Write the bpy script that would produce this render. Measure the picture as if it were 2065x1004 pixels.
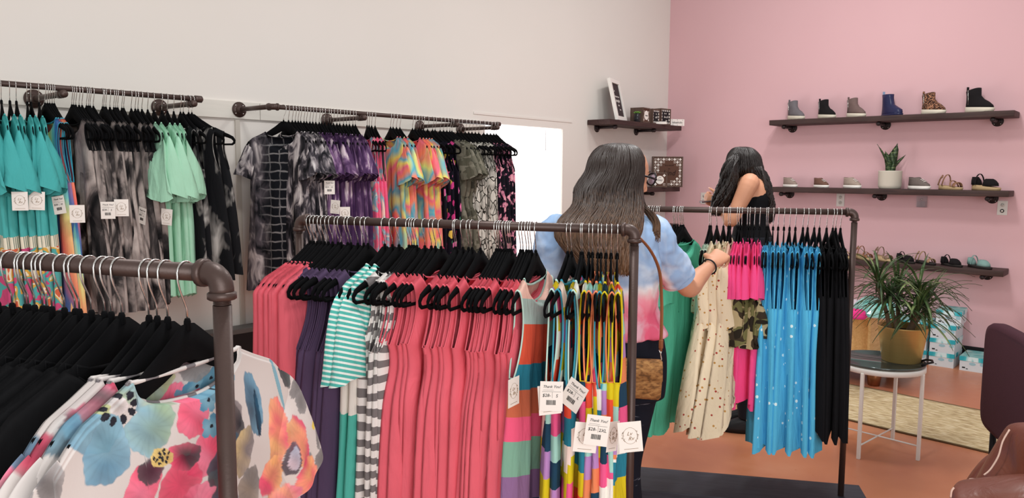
import bpy, bmesh, math, random
from math import sin, cos, pi, radians, atan2, sqrt, exp
from mathutils import Vector, Matrix, noise as mnoise

for o in list(bpy.data.objects):
    bpy.data.objects.remove(o, do_unlink=True)
SC = bpy.context.scene
COL = SC.collection
V = Vector

# ------------------------------------------------------------------ camera
EYE = V((0, 0, 1.58)); FPX = 1551.0
AZ, PITCH, ROLL = radians(41.0), radians(5.6), radians(0.39)
FW = V((cos(AZ) * cos(PITCH), sin(AZ) * cos(PITCH), -sin(PITCH)))
_r = V((sin(AZ), -cos(AZ), 0)); _u = _r.cross(FW)
RT = _r * cos(ROLL) + _u * sin(ROLL); UP = RT.cross(FW)
cd = bpy.data.cameras.new('camera'); cam = bpy.data.objects.new('camera', cd); COL.objects.link(cam)
cd.sensor_fit = 'HORIZONTAL'; cd.sensor_width = 36.0; cd.lens = 36.0 * FPX / 2065.0; cd.clip_start = 0.05
cam.matrix_world = Matrix(((RT.x, UP.x, -FW.x, EYE.x), (RT.y, UP.y, -FW.y, EYE.y), (RT.z, UP.z, -FW.z, EYE.z), (0, 0, 0, 1)))
SC.camera = cam

# ------------------------------------------------------------------ light and exposure
SC.view_settings.view_transform = 'Standard'
SC.view_settings.look = 'None'
SC.view_settings.gamma = 1.0
SC.view_settings.use_curve_mapping = False
SC.view_settings.exposure = 0.0
w = bpy.data.worlds.new('daylight'); SC.world = w; w.use_nodes = True
w.node_tree.nodes['Background'].inputs[0].default_value = (1.0, 0.985, 0.975, 1)
w.node_tree.nodes['Background'].inputs[1].default_value = 0.58

def area(name, loc, target, sx, sy, power, col=(1, 1, 1)):
    l = bpy.data.lights.new(name, 'AREA'); l.shape = 'RECTANGLE'; l.size = sx; l.size_y = sy; l.energy = power; l.color = col
    o = bpy.data.objects.new(name, l); COL.objects.link(o); o.location = loc
    o.rotation_euler = (V(target) - V(loc)).to_track_quat('-Z', 'Y').to_euler()
    return o
area('storefront_daylight', (-1.2, -2.6, 1.9), (3.0, 2.5, 1.2), 3.6, 2.4, 150, (1.0, 0.995, 0.985))
area('ceiling_light', (4.3, 1.6, 4.0), (4.6, 1.6, 0), 0.3, 0.6, 46, (1.0, 0.98, 0.96))
area('ceiling_light', (5.7, 2.0, 4.1), (5.9, 2.0, 0), 0.25, 0.6, 24, (1.0, 0.98, 0.96))
area('ceiling_light', (1.6, 1.5, 4.0), (1.6, 1.5, 0), 0.6, 0.4, 46, (1.0, 0.985, 0.97))
area('window_daylight', (5.07, 4.20, 1.4), (5.07, 0, 1.2), 1.0, 1.1, 14, (0.96, 0.98, 1.0))

# ------------------------------------------------------------------ helpers
def at(px, py, depth):
    """a point of the room seen at px,py, at its own distance"""
    return EYE + (FW + RT * ((px - 1032.5) / FPX) - UP * ((py - 502.0) / FPX)) * depth

def setp(o, label=None, cat=None, group=None, kind=None):
    if label: o['label'] = label
    if cat: o['category'] = cat
    if group: o['group'] = group
    if kind: o['kind'] = kind
    return o

def empty(name, loc=(0, 0, 0), rz=0.0, **k):
    o = bpy.data.objects.new(name, None); COL.objects.link(o); o.location = loc; o.rotation_euler = (0, 0, rz)
    o.empty_display_size = 0.05
    return setp(o, **k)

def mesh_of(bm, name, smooth=True):
    me = bpy.data.meshes.new(name); bm.normal_update(); bm.to_mesh(me); bm.free()
    if smooth:
        for p in me.polygons: p.use_smooth = True
    return me

def obj(name, bm, mat=None, parent=None, smooth=True, **k):
    me = bm if isinstance(bm, bpy.types.Mesh) else mesh_of(bm, name, smooth)
    if mat is not None and len(me.materials) == 0:
        for m in (mat if isinstance(mat, (list, tuple)) else [mat]): me.materials.append(m)
    o = bpy.data.objects.new(name, me); COL.objects.link(o)
    if parent is not None: o.parent = parent
    return setp(o, **k)

def BM(): return bmesh.new()

def box(bm, c, s, M=None, bev=0.0, mi=0):
    r = bmesh.ops.create_cube(bm, size=1.0)
    vs = r['verts']
    bmesh.ops.scale(bm, vec=s, verts=vs)
    if bev > 0:
        es = list({e for v in vs for e in v.link_edges})
        rr = bmesh.ops.bevel(bm, geom=es, offset=bev, segments=2, affect='EDGES', profile=0.7)
        vs = list({v for f in rr['faces'] for v in f.verts} | {v for v in vs if v.is_valid})
        allv = set(vs)
        for v in list(allv):
            for f in v.link_faces:
                for q in f.verts: allv.add(q)
        vs = list(allv)
    if M is not None: bmesh.ops.transform(bm, matrix=M, verts=vs)
    bmesh.ops.translate(bm, vec=c, verts=vs)
    if mi:
        for f in {f for v in vs for f in v.link_faces}: f.material_index = mi
    return vs

def frame_of(d):
    d = d.normalized(); a = V((0, 0, 1)) if abs(d.z) < 0.9 else V((1, 0, 0))
    x = a.cross(d).normalized(); return x, d.cross(x)

def rings(bm, R, closed=True, cap=True, mi=0):
    """skin a list of rings (lists of Vectors of one length)"""
    VV = [[bm.verts.new(p) for p in r] for r in R]
    n = len(VV[0])
    for a, b in zip(VV[:-1], VV[1:]):
        for i in range(n if closed else n - 1):
            j = (i + 1) % n
            f = bm.faces.new((a[i], a[j], b[j], b[i])); f.material_index = mi
    if cap and closed:
        f = bm.faces.new(list(reversed(VV[0]))); f.material_index = mi
        f = bm.faces.new(VV[-1]); f.material_index = mi
    return VV

def tube(bm, pts, rad, n=8, cap=True, flat=None, mi=0):
    pts = [V(p) for p in pts]; k = len(pts)
    if not isinstance(rad, (list, tuple)): rad = [rad] * k
    R = []; x = None
    for i in range(k):
        d = (pts[min(i + 1, k - 1)] - pts[max(i - 1, 0)])
        if d.length < 1e-9: d = V((0, 0, 1))
        d.normalize()
        if x is None: x, y = frame_of(d)
        else:
            x = (x - d * x.dot(d))
            if x.length < 1e-6: x, _ = frame_of(d)
            x.normalize(); y = d.cross(x)
        f = 1.0 if flat is None else flat
        R.append([pts[i] + x * (cos(2 * pi * j / n) * rad[i]) + y * (sin(2 * pi * j / n) * rad[i] * f) for j in range(n)])
    return rings(bm, R, True, cap, mi)

def lathe(bm, prof, n=24, c=(0, 0, 0), axis='Z', cap=True, mi=0):
    c = V(c); R = []
    for r, z in prof:
        ring = []
        for j in range(n):
            a = 2 * pi * j / n; p = (r * cos(a), r * sin(a), z)
            if axis == 'X': p = (z, r * cos(a), r * sin(a))
            if axis == 'Y': p = (r * sin(a), z, r * cos(a))
            ring.append(c + V(p))
        R.append(ring)
    return rings(bm, R, True, cap, mi)

def loft(bm, specs, n=20, e=1.0):
    """specs: (centre, axis a vector, axis b vector)"""
    R = []
    for c, a, b in specs:
        c, a, b = V(c), V(a), V(b); ring = []
        for j in range(n):
            t = 2 * pi * j / n; ct, st = cos(t), sin(t)
            ring.append(c + a * (abs(ct) ** e * (1 if ct >= 0 else -1)) + b * (abs(st) ** e * (1 if st >= 0 else -1)))
        R.append(ring)
    return rings(bm, R)

def interp(x, P):
    if x <= P[0][0]: return P[0][1]
    for (a, b), (c, d) in zip(P[:-1], P[1:]):
        if x <= c: return b + (d - b) * (x - a) / (c - a)
    return P[-1][1]
def sstep(x): x = max(0.0, min(1.0, x)); return x * x * (3 - 2 * x)

def text_mesh(body, size, shear=0.0, align='CENTER', ext=0.0004, sx=1.0):
    cu = bpy.data.curves.new('t', 'FONT'); cu.body = body; cu.size = size; cu.shear = shear
    cu.align_x = align; cu.align_y = 'CENTER'; cu.extrude = ext; cu.resolution_u = 2
    o = bpy.data.objects.new('t', cu); COL.objects.link(o)
    dg = bpy.context.evaluated_depsgraph_get(); me = bpy.data.meshes.new_from_object(o.evaluated_get(dg))
    bpy.data.objects.remove(o, do_unlink=True)
    bm = BM(); bm.from_mesh(me); bpy.data.meshes.remove(me)
    if sx != 1.0: bmesh.ops.scale(bm, vec=(sx, 1, 1), verts=bm.verts)
    return bm
def merge(dst, src, M=None, mi=None):
    if M is not None: bmesh.ops.transform(src, matrix=M, verts=src.verts)
    if mi is not None:
        for f in src.faces: f.material_index = mi
    me = bpy.data.meshes.new('x'); src.to_mesh(me); src.free(); dst.from_mesh(me); bpy.data.meshes.remove(me)

# ------------------------------------------------------------------ materials
def srgb(c):
    if isinstance(c, str): c = tuple(int(c[i:i + 2], 16) for i in (0, 2, 4))
    f = lambda v: (v / 12.92 if v <= 0.04045 else ((v + 0.055) / 1.055) ** 2.4)
    return tuple(f(v / 255.0) for v in c) + (1.0,)

class G:
    """small node graph builder"""
    def __init__(s, name, rough=0.8, metal=0.0, spec=0.3, sheen=0.0):
        s.m = bpy.data.materials.new(name); s.m.use_nodes = True; s.t = s.m.node_tree
        s.b = s.t.nodes['Principled BSDF']
        s.b.inputs['Roughness'].default_value = rough; s.b.inputs['Metallic'].default_value = metal
        s.b.inputs['Specular IOR Level'].default_value = spec
        if sheen: s.b.inputs['Sheen Weight'].default_value = sheen
    def n(s, typ, **props):
        nd = s.t.nodes.new(typ)
        for k, v in props.items(): setattr(nd, k, v)
        return nd
    def link(s, a, b): s.t.links.new(a, b)
    def put(s, sock, v):
        if isinstance(v, bpy.types.NodeSocket): s.link(v, sock)
        elif v is not None:
            if isinstance(v, (tuple, list)) and sock.type == 'RGBA' and len(v) == 3: v = tuple(v) + (1,)
            sock.default_value = v
    def math(s, op, a, b=None, clamp=False):
        nd = s.n('ShaderNodeMath', operation=op); nd.use_clamp = clamp; s.put(nd.inputs[0], a)
        if b is not None: s.put(nd.inputs[1], b)
        return nd.outputs[0]
    def coords(s, scale=(1, 1, 1), rand=0.0, loc=(0, 0, 0), rot=(0, 0, 0)):
        tc = s.n('ShaderNodeTexCoord'); mp = s.n('ShaderNodeMapping')
        mp.inputs['Scale'].default_value = scale; mp.inputs['Location'].default_value = loc; mp.inputs['Rotation'].default_value = rot
        s.link(tc.outputs['Object'], mp.inputs['Vector'])
        if not rand: return mp.outputs[0]
        oi = s.n('ShaderNodeObjectInfo'); ad = s.n('ShaderNodeVectorMath', operation='ADD')
        cx = s.n('ShaderNodeCombineXYZ'); r = s.math('MULTIPLY', oi.outputs['Random'], rand)
        for i in range(3): s.link(r, cx.inputs[i])
        s.link(mp.outputs[0], ad.inputs[0]); s.link(cx.outputs[0], ad.inputs[1])
        return ad.outputs[0]
    def xyz(s, v):
        nd = s.n('ShaderNodeSeparateXYZ'); s.link(v, nd.inputs[0]); return nd.outputs
    def noise(s, vec, scale=5, detail=3, dist=0.0, rough=0.5):
        nd = s.n('ShaderNodeTexNoise'); s.link(vec, nd.inputs['Vector']); nd.inputs['Scale'].default_value = scale
        nd.inputs['Detail'].default_value = detail; nd.inputs['Distortion'].default_value = dist; nd.inputs['Roughness'].default_value = rough
        return nd.outputs['Fac']
    def vor(s, vec, scale=5, out='Distance', feature='F1', rnd=1.0, dims='3D'):
        nd = s.n('ShaderNodeTexVoronoi', feature=feature, voronoi_dimensions=dims); s.link(vec, nd.inputs['Vector'])
        nd.inputs['Scale'].default_value = scale; nd.inputs['Randomness'].default_value = rnd
        return nd.outputs[out]
    def ramp(s, fac, stops, const=False):
        nd = s.n('ShaderNodeValToRGB'); cr = nd.color_ramp; cr.interpolation = 'CONSTANT' if const else 'LINEAR'
        while len(cr.elements) < len(stops): cr.elements.new(0.5)
        for e, (p, c) in zip(cr.elements, stops):
            e.position = p; e.color = srgb(c)
        s.put(nd.inputs[0], fac); return nd.outputs[0]
    def mix(s, f, a, b, mode='MIX'):
        nd = s.n('ShaderNodeMix', data_type='RGBA', blend_type=mode)
        s.put(nd.inputs[0], f)
        for k, v in ((6, a), (7, b)):
            if isinstance(v, str): v = srgb(v)
            s.put(nd.inputs[k], v)
        return nd.outputs[2]
    def color(s, c):
        if isinstance(c, (str,)): c = srgb(c)
        s.put(s.b.inputs['Base Color'], c); return s
    def bump(s, h, strength=0.2, dist=0.01):
        nd = s.n('ShaderNodeBump'); nd.inputs['Strength'].default_value = strength; nd.inputs['Distance'].default_value = dist
        s.put(nd.inputs['Height'], h); s.link(nd.outputs[0], s.b.inputs['Normal']); return s

def plain(name, c, rough=0.8, metal=0.0, spec=0.3, var=0.0, vs=6.0, bump=0.0, bs=80):
    g = G(name, rough, metal, spec)
    if var or bump: co = g.coords()
    if var:
        a = srgb(c); n = g.noise(co, vs, 4)
        lo = tuple(max(0, v * (1 - var)) for v in a[:3]); hi = tuple(min(1, v * (1 + var)) for v in a[:3])
        g.color(g.mix(n, lo, hi))
    else: g.color(c)
    if bump: g.bump(g.noise(co, bs, 3), bump, 0.003)
    return g.m

def cloth(name, c, var=0.06, rough=0.9):
    """knit jersey of one colour, slightly uneven dye and fine weave"""
    g = G(name, rough, 0, 0.15); co = g.coords(rand=3.0)
    a = srgb(c); lo = tuple(v * (1 - var) for v in a[:3]); hi = tuple(min(1, v * (1 + var)) for v in a[:3])
    g.color(g.mix(g.noise(co, 9, 3), lo, hi)); g.bump(g.noise(g.coords((1, 1, 0.35)), 260, 2), 0.12, 0.001)
    return g.m
def ramped(name, stops, scale=4, dist=0.6, detail=3, stretch=(1, 1, 1), rand=5.0, const=False, rough=0.9):
    g = G(name, rough, 0, 0.15)
    g.color(g.ramp(g.noise(g.coords(stretch, rand), scale, detail, dist), stops, const)); return g.m
M = {}
M['iron'] = plain('brown_painted_iron', '4a3934', 0.42, 0.35, 0.5, 0.12, 30, 0.08, 200)
M['iron_dark'] = plain('dark_pipe_iron', '2e2526', 0.5, 0.4, 0.5, 0.1, 30)
M['chrome'] = plain('polished_wire', 'd8d6d2', 0.22, 0.95, 0.5)
M['felt'] = plain('black_flocked_velvet', '08080a', 0.95, 0, 0.12, 0.3, 60)
M['card'] = plain('ivory_card', 'f2ede6', 0.7)
M['ink'] = plain('black_ink', '1c1a1a', 0.7)
M['ink_brown'] = plain('bronze_ink', '97826a', 0.7)
M['white_paint'] = plain('white_paint', 'e9e6e0', 0.45)
M['skin'] = plain('skin', 'cf9576', 0.55, 0, 0.35, 0.07, 12, 0.05, 150)
M['paint_black'] = plain('black_paint', '141316', 0.5)  # one even black for baseboards, cabinet and small dark parts
# fabrics
M['coral'] = cloth('coral_jersey', 'e2667433'[:6], .10)
M['purple'] = cloth('plum_jersey', '54435f')
M['teal'] = cloth('teal_jersey', '48a7a6')
M['mint'] = cloth('mint_jersey', '9fd0b4')
M['green'] = cloth('green_jersey', '56b696')
M['pink'] = cloth('hot_pink_jersey', 'ec4f8b')
M['blackc'] = cloth('black_jersey', '101013', 0.2)
M['blacklace'] = cloth('black_textured_knit', '0e0e10', 0.3)
M['white_mint'] = cloth('pale_mint_binding', 'bfe0d4')
for n_, c_ in (('t_yellow', 'd9c423'), ('t_blue', '3f9ab0'), ('t_pink', 'ee6f9f'), ('t_orange', 'ee8a5e'), ('t_white', 'ece6dc')): M[n_] = cloth(n_ + '_binding', c_)
M['denim'] = ramped('dark_blue_denim', [(0.0, '14151d'), (0.66, '191b26'), (0.72, '8f93a0'), (0.8, '1a1c26')], 7, 1.2, 5, (0.5, 1, 3), 0)

def m_blocks(name, pal, zs, xs, seed=0.0):
    g = G(name, 0.9, 0, 0.15); v = g.coords(rand=0); X, Y, Z = g.xyz(v)
    oi = g.n('ShaderNodeObjectInfo').outputs['Random']
    col = g.math('FLOOR', g.math('MULTIPLY', g.math('ADD', X, g.math('MULTIPLY', Z, 0.15)), xs))
    t = g.math('ADD', g.math('MULTIPLY', Z, zs), g.math('ADD', g.math('MULTIPLY', col, 0.37), g.math('ADD', g.math('MULTIPLY', oi, 3.0), seed)))
    n = len(pal)
    g.color(g.ramp(g.math('FRACT', t), [(i / n, c) for i, c in enumerate(pal)], True)); return g.m
M['bold'] = m_blocks('colour_block_knit', ['e8543c', 'd9c423', '2b7f96', 'f2f0e8', 'ee5f93', '22445c', 'e98a5e', 'b98ac6', 'a5d8cc', 'd9c423'], 1.5, 9)
M['bold2'] = m_blocks('colour_block_knit_wide', ['b98ac6', '22445c', 'a5d8cc', 'ee5f93', 'd9c423', 'f2dcd2', '2b7f96', 'e8543c', 'f2f0e8', 'd9c423'], 1.3, 12, 0.4)
g = G('wide_colour_stripe_knit', 0.9, 0, 0.15); X, Y, Z = g.xyz(g.coords())
t = g.math('ADD', Z, g.math('MULTIPLY', X, 0.18))
g.color(g.ramp(g.math('ADD', g.math('MULTIPLY', t, 1.0), 1.0, True), [(0.0, 'ee5f93'), (0.10, '22445c'), (0.17, '8d6b96'), (0.26, '7fae98'), (0.36, 'ee5f83'), (0.43, 'c96b4d'), (0.51, '2b7f96'), (0.585, 'd9573f'), (0.70, 'a9c4bd'), (0.775, 'eec3b4'), (0.9, 'eec3b4')], True)); M['wide'] = g.m
g = G('grey_white_stripe_knit', 0.9, 0, 0.15); X, Y, Z = g.xyz(g.coords(rand=0))
wv = g.math('ADD', g.math('MULTIPLY', Z, 21), g.math('MULTIPLY', g.noise(g.coords(rand=4), 5, 2), 1.2))
g.color(g.ramp(g.math('FRACT', wv), [(0, 'e9e4e0'), (0.5, '7a7474')], True)); M['stripe'] = g.m
g = G('teal_white_fine_stripe', 0.9, 0, 0.15); X, Y, Z = g.xyz(g.coords(rand=0))
g.color(g.ramp(g.math('FRACT', g.math('MULTIPLY', g.math('ADD', Z, g.math('MULTIPLY', X, 0.35)), 62)), [(0, 'e6f0ea'), (0.42, '55b9ae')], True)); M['tealstripe'] = g.m
g = G('white_and_teal_knit', 0.9, 0, 0.15); X, Y, Z = g.xyz(g.coords(rand=0))
lowc = g.ramp(g.math('ADD', Z, 1.0), [(0, '55b7a8'), (0.42, 'eae6de')], True); upc = g.ramp(g.math('FRACT', g.math('MULTIPLY', g.math('ADD', Z, g.math('MULTIPLY', X, 0.35)), 62)), [(0, 'e6f0ea'), (0.42, '55b9ae')], True)
g.color(g.mix(g.math('GREATER_THAN', Z, -0.34), lowc, upc)); M['whiteteal'] = g.m
g = G('purple_tie_dye', 0.9, 0, 0.15); co = g.coords((1, 1, 0.38), 7)
g.color(g.ramp(g.noise(co, 12, 4, 0.9), [(0.30, '371f45'), (0.5, '4e3558'), (0.57, '7a5c80'), (0.66, 'cdbcc4')])); M['purpletie'] = g.m
g = G('black_white_tie_dye', 0.9, 0, 0.15); co = g.coords((1, 1, 0.5), 7)
g.color(g.ramp(g.noise(co, 17, 4, 1.0), [(0.36, '15161a'), (0.5, '4a464c'), (0.58, 'a8a0a2'), (0.7, 'e6e0de')])); M['bwtie'] = g.m
g = G('black_grid_tie_dye', 0.9, 0, 0.15); v = g.coords(); X, Y, Z = g.xyz(v)
nn = g.math('MULTIPLY', g.noise(v, 14, 2), 0.5)
a = g.math('ABSOLUTE', g.math('SUBTRACT', g.math('FRACT', g.math('ADD', g.math('MULTIPLY', Z, 20), nn)), 0.5))
b = g.math('ABSOLUTE', g.math('SUBTRACT', g.math('FRACT', g.math('ADD', g.math('MULTIPLY', X, 16), nn)), 0.5))
lz = g.math('MULTIPLY', g.math('SUBTRACT', a, 0.38), 7.0, True); lx = g.math('MULTIPLY', g.math('SUBTRACT', b, 0.42), 7.0, True); line = g.math('MAXIMUM', lz, lx)
ax = g.math('ABSOLUTE', X); side = g.ramp(g.noise(g.coords((1, 1, 0.5), 3), 15, 3, 0.6), [(0.36, '1a1b20'), (0.52, '5c565c'), (0.66, 'c9c0c0')])
core = g.mix(g.math('MULTIPLY', line, g.noise(v, 12, 3)), '14161c', 'c9c6c6')
g.color(g.mix(g.math('MULTIPLY', g.math('SUBTRACT', g.math('ADD', ax, g.math('MULTIPLY', nn, 0.10)), 0.10), 14.0, True), core, side)); M['bwgrid'] = g.m
RB = ['f0688f', 'f58d6c', '5db4cb', 'efdd6a', 'f0708c', 'f5906c', '58b5cc', 'dfe486', 'f5987f']
g = G('rainbow_tie_dye', 0.9, 0, 0.15); co = g.coords((1, 1, 0.8), 9)
g.color(g.ramp(g.noise(co, 4.0, 1.5, 0.25), [(0.24 + 0.058 * i, c) for i, c in enumerate(RB)])); M['rainbow'] = g.m
M['pinktie'] = ramped('pink_tie_dye', [(0.3, 'f0578f'), (0.5, 'f4708a'), (0.58, '78b8c8'), (0.66, 'f8d8c8')], 8, 1.0)
g = G('sunset_gradient_knit', 0.9, 0, 0.15); v = g.coords(rand=2); X, Y, Z = g.xyz(v)
g.color(g.ramp(g.math('FRACT', g.math('ADD', g.math('MULTIPLY', Z, 1.6), g.math('ADD', g.math('MULTIPLY', X, 5), g.math('MULTIPLY', g.noise(v, 2, 1), 0.6)))), [(0, '5f74ac'), (0.2, 'ee7568'), (0.38, 'f0b07c'), (0.52, 'e6dc8e'), (0.66, '7ccac4'), (0.84, '3f6fb0'), (1, '5f74ac')])); M['sunset'] = g.m
g = G('teal_with_print_skirt', 0.9, 0, 0.15); v = g.coords(rand=0); X, Y, Z = g.xyz(v)
fl = g.ramp(g.noise(g.coords(rand=9), 13, 1, 0.8), [(0.2, 'c8507c'), (0.44, '55a9a6'), (0.54, 'd8aa4c'), (0.60, 'e6dfc4'), (0.65, 'd2694a')], True)
band = g.mix(g.math('GREATER_THAN', g.math('FRACT', g.math('MULTIPLY', X, 170)), 0.5), 'e8e2cc', '7c8c80')
zz = g.math('ADD', Z, g.math('MULTIPLY', X, 0.25)); c1 = g.mix(g.math('LESS_THAN', zz, -0.60), '4fb0ae', band)
oi = g.n('ShaderNodeObjectInfo').outputs['Random']
g.color(g.mix(g.math('LESS_THAN', zz, -0.65), c1, fl)); M['tealprint'] = g.m
M['marble'] = ramped('charcoal_marble_knit', [(0.34, '121214'), (0.46, '3c3838'), (0.56, '8a807c'), (0.7, 'b5aaa4')], 8, 1.5, 5, (1, 1, 0.45), 9)
M['blackmark'] = ramped('black_knit_with_grey_flecks', [(0.0, '111214'), (0.56, '16171a'), (0.64, '8f8c88'), (0.72, 'c8c4be')], 9, 0.6, 3, (1, 1, 0.5), 5)
g = G('dark_floral_knit', 0.9, 0, 0.15); co = g.coords((1, 1, 0.8), 9)
fl = g.ramp(g.xyz(g.vor(co, 17, 'Color'))[0], [(0, 'd8468c'), (0.35, 'f07ab4'), (0.55, 'c8387c'), (0.7, '3f7a5a'), (0.85, 'f0c85a')], True)
g.color(g.mix(g.math('LESS_THAN', g.math('ADD', g.vor(co, 17), g.math('MULTIPLY', g.noise(co, 40, 2), 0.4)), 0.55), '15121e', fl)); M['darkfloral'] = g.m
g = G('pink_floral_on_black', 0.9, 0, 0.15); co = g.coords((1, 1, 0.8), 9)
g.color(g.ramp(g.noise(co, 22, 3, 0.6), [(0.4, '14121b'), (0.52, '1b1824'), (0.55, 'e08aa8'), (0.64, 'f0b8c0'), (0.7, 'c85a78')])); M['pinkfloral'] = g.m
def m_camo(name, cs, s=9):
    g = G(name, 0.9, 0, 0.15); c1 = g.coords((1, 1, 1.5), 7); c2 = g.coords((1, 1, 1.5), 7, (5, 3, 1))
    a = g.math('GREATER_THAN', g.noise(c1, s, 1, 0.5), 0.52); b = g.math('GREATER_THAN', g.noise(c2, s * 1.2, 1, 0.5), 0.56); c = g.math('GREATER_THAN', g.noise(c2, s * 0.8, 1, 0.3), 0.62)
    g.color(g.mix(c, g.mix(b, g.mix(a, cs[0], cs[1]), cs[2]), cs[3])); return g.m
M['camo'] = m_camo('muted_camouflage', ['6a675a', '565447', '7c786a', '45443b'], 11)
M['camobold'] = m_camo('bold_camouflage', ['6d6a44', '3c3226', 'b3a27c', '2a241c'], 12)
g = G('snake_print', 0.9, 0, 0.15); co = g.coords((1, 1, 0.6), 9)
e = g.vor(co, 26, 'Distance', 'DISTANCE_TO_EDGE')
g.color(g.mix(g.math('LESS_THAN', e, 0.05), g.ramp(g.noise(co, 12, 3), [(0.4, '8c8982'), (0.55, 'dcd8ce')]), '26241f')); M['snake'] = g.m
def m_dots(name, base, dot, r=0.16, s=26, dot2=None):
    g = G(name, 0.9, 0, 0.15); co = g.coords(rand=5); d = g.vor(co, s, rnd=0.8)
    g.color(g.mix(g.math('LESS_THAN', d, r), base, g.ramp(g.xyz(g.vor(co, s, 'Color', rnd=0.8))[0], [(0, dot), (0.5, dot2 or dot)], True))); return g.m
M['bluedots'] = m_dots('sky_blue_dotted_knit', '55b4dc', 'd8f0f4', 0.15, 22)
M['creamdots'] = m_dots('cream_dotted_knit', 'e3d2b4', 'a8433a', 0.19, 40, 'b98a4a')
M['sagedots'] = m_dots('pale_sage_dotted_knit', 'b9cdbb', '7f8a6e', 0.18, 36)
# soft creases that run down the cloth, on every fabric of the hanging clothes
for k_ in ('coral purple teal mint green pink blackc blacklace bold bold2 wide stripe tealstripe whiteteal purpletie bwtie bwgrid rainbow pinktie sunset tealprint marble blackmark darkfloral pinkfloral camo camobold snake bluedots creamdots sagedots').split():
    g = G.__new__(G); g.m = M[k_]; g.t = g.m.node_tree; g.b = g.t.nodes['Principled BSDF']
    for l_ in list(g.t.links):
        if l_.to_socket == g.b.inputs['Normal']: g.t.links.remove(l_)
    h_ = g.math('ADD', g.math('MULTIPLY', g.noise(g.coords((1, 1, .22), 6), 26, 3, .6), 1.0), g.math('MULTIPLY', g.noise(g.coords((1, 1, .5)), 240, 2), .03))
    g.bump(h_, .55, .014)
# wood, floor, walls
def m_wood(name, a, b, sc=(2, 40, 40), rough=0.6):
    g = G(name, rough, 0, 0.35); n = g.noise(g.coords(sc), 1.5, 5, 1.2, 0.65)
    g.color(g.ramp(n, [(0.3, a), (0.7, b)])); g.bump(n, 0.15, 0.003); return g.m
M['shelfwood'] = m_wood('dark_stained_plank', '2b1c1c', '4a3530', (40, 2, 40))
M['shelfwood_x'] = m_wood('dark_stained_plank_along', '2a1b1c', '4c3632', (2, 40, 40))
M['boxwood'] = m_wood('brown_stained_box_wood', '4b3a32', '6b554a', (30, 30, 3))
M['pine'] = m_wood('pale_pine', 'd0a468', 'ecc98f', (4, 30, 30), 0.5)
M['plank'] = m_wood('slate_stained_plank', '2b2b34', '3d3e48', (3, 40, 40))
# ------------------------------------------------------------------ room shell
WY, PX = 4.26, 7.45            # white wall plane, pink wall plane
HT = 4.1
g = G('white_wall_paint', 0.85, 0, 0.2); n = g.noise(g.coords(), 1.2, 3)
g.color(g.mix(n, 'dcd7d0', 'e1dcd6')); g.bump(g.noise(g.coords(), 90, 3), 0.05, 0.002); M['wallw'] = g.m
g = G('pink_wall_paint', 0.85, 0, 0.2); n = g.noise(g.coords(), 1.5, 3)
g.color(g.mix(n, 'd6adb2', 'dab3b7')); g.bump(g.noise(g.coords(), 90, 3), 0.05, 0.002); M['wallp'] = g.m
g = G('stained_concrete', 0.32, 0, 0.4); co = g.coords()
n1 = g.noise(co, 1.1, 4, 0.6); n2 = g.noise(co, 14, 5, 0.5, 0.7)
c = g.ramp(n1, [(0.3, 'ae6a4e'), (0.5, 'bd7855'), (0.7, 'c88a68')]); c = g.mix(g.ramp(n2, [(0.4, '000000'), (0.75, '5a5a5a')]), c, 'd09c82')
g.color(c); g.put(g.b.inputs['Roughness'], g.math('ADD', g.math('MULTIPLY', n2, 0.25), 0.2)); g.bump(n2, 0.05, 0.003); M['floor'] = g.m
bm = BM(); box(bm, (3.2, 1.0, -0.05), (9.5, 8.0, 0.1)); obj('floor', bm, M['floor'], smooth=False, kind='structure')
WX0, WX1, WZ0, WZ1 = 4.56, 5.59, 0.85, 1.984
bm = BM()
for x0, x1, z0, z1 in ((-1.5, WX0, 0, HT), (WX1, PX + 0.12, 0, HT), (WX0, WX1, WZ1, HT), (WX0, WX1, 0, WZ0)):
    box(bm, ((x0 + x1) / 2, WY + 0.06, (z0 + z1) / 2), (x1 - x0, 0.12, z1 - z0))
obj('wall_left', bm, M['wallw'], smooth=False, kind='structure')
bm = BM(); box(bm, (PX + 0.06, 0.6, HT / 2), (0.12, 7.32, HT)); obj('wall_back', bm, M['wallp'], smooth=False, kind='structure')
bm = BM(); box(bm, (PX - 0.008, 0.6, 0.07), (0.016, 7.3, 0.14), bev=0.003); obj('baseboard_back', bm, M['paint_black'], smooth=False, kind='structure')
bm = BM(); box(bm, (2.9, WY - 0.008, 0.07), (9.0, 0.016, 0.14), bev=0.003); obj('baseboard_left', bm, M['paint_black'], smooth=False, kind='structure')
# window: bright daylight through a white roller shade
wn = empty('window_1', ((WX0 + WX1) / 2, WY, WZ0), kind='structure')
bm = BM(); cx = 0.0; wd = WX1 - WX0; hh = WZ1 - WZ0
for (x, z, sx, sz) in ((-wd / 2 + .012, hh / 2, .024, hh), (wd / 2 - .012, hh / 2, .024, hh), (0, .012, wd - .048, .024), (0, hh - .012, wd - .048, .024)):
    box(bm, (x, 0.06, z), (sx, 0.04, sz))
M['vinyl'] = plain('white_vinyl', 'f2f2f0', 0.4); obj('window_frame', bm, M['vinyl'], wn, smooth=False)
g = G('sunlit_white_shade', 0.9); g.color('ffffff'); g.b.inputs['Emission Color'].default_value = (1, 1, 1, 1); g.b.inputs['Emission Strength'].default_value = 1.25
bm = BM(); box(bm, (0, 0.02, hh / 2), (wd - .004, 0.004, hh - .004)); obj('roller_shade', bm, g.m, wn, smooth=False)
bm = BM(); tube(bm, [(wd / 2 - .235, 0.012, hh - .02), (wd / 2 - .23, 0.012, hh - .2)], .0022, 6); obj('pull_cord', bm, plain('grey_cord', '9a9a9a'), wn)
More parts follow.
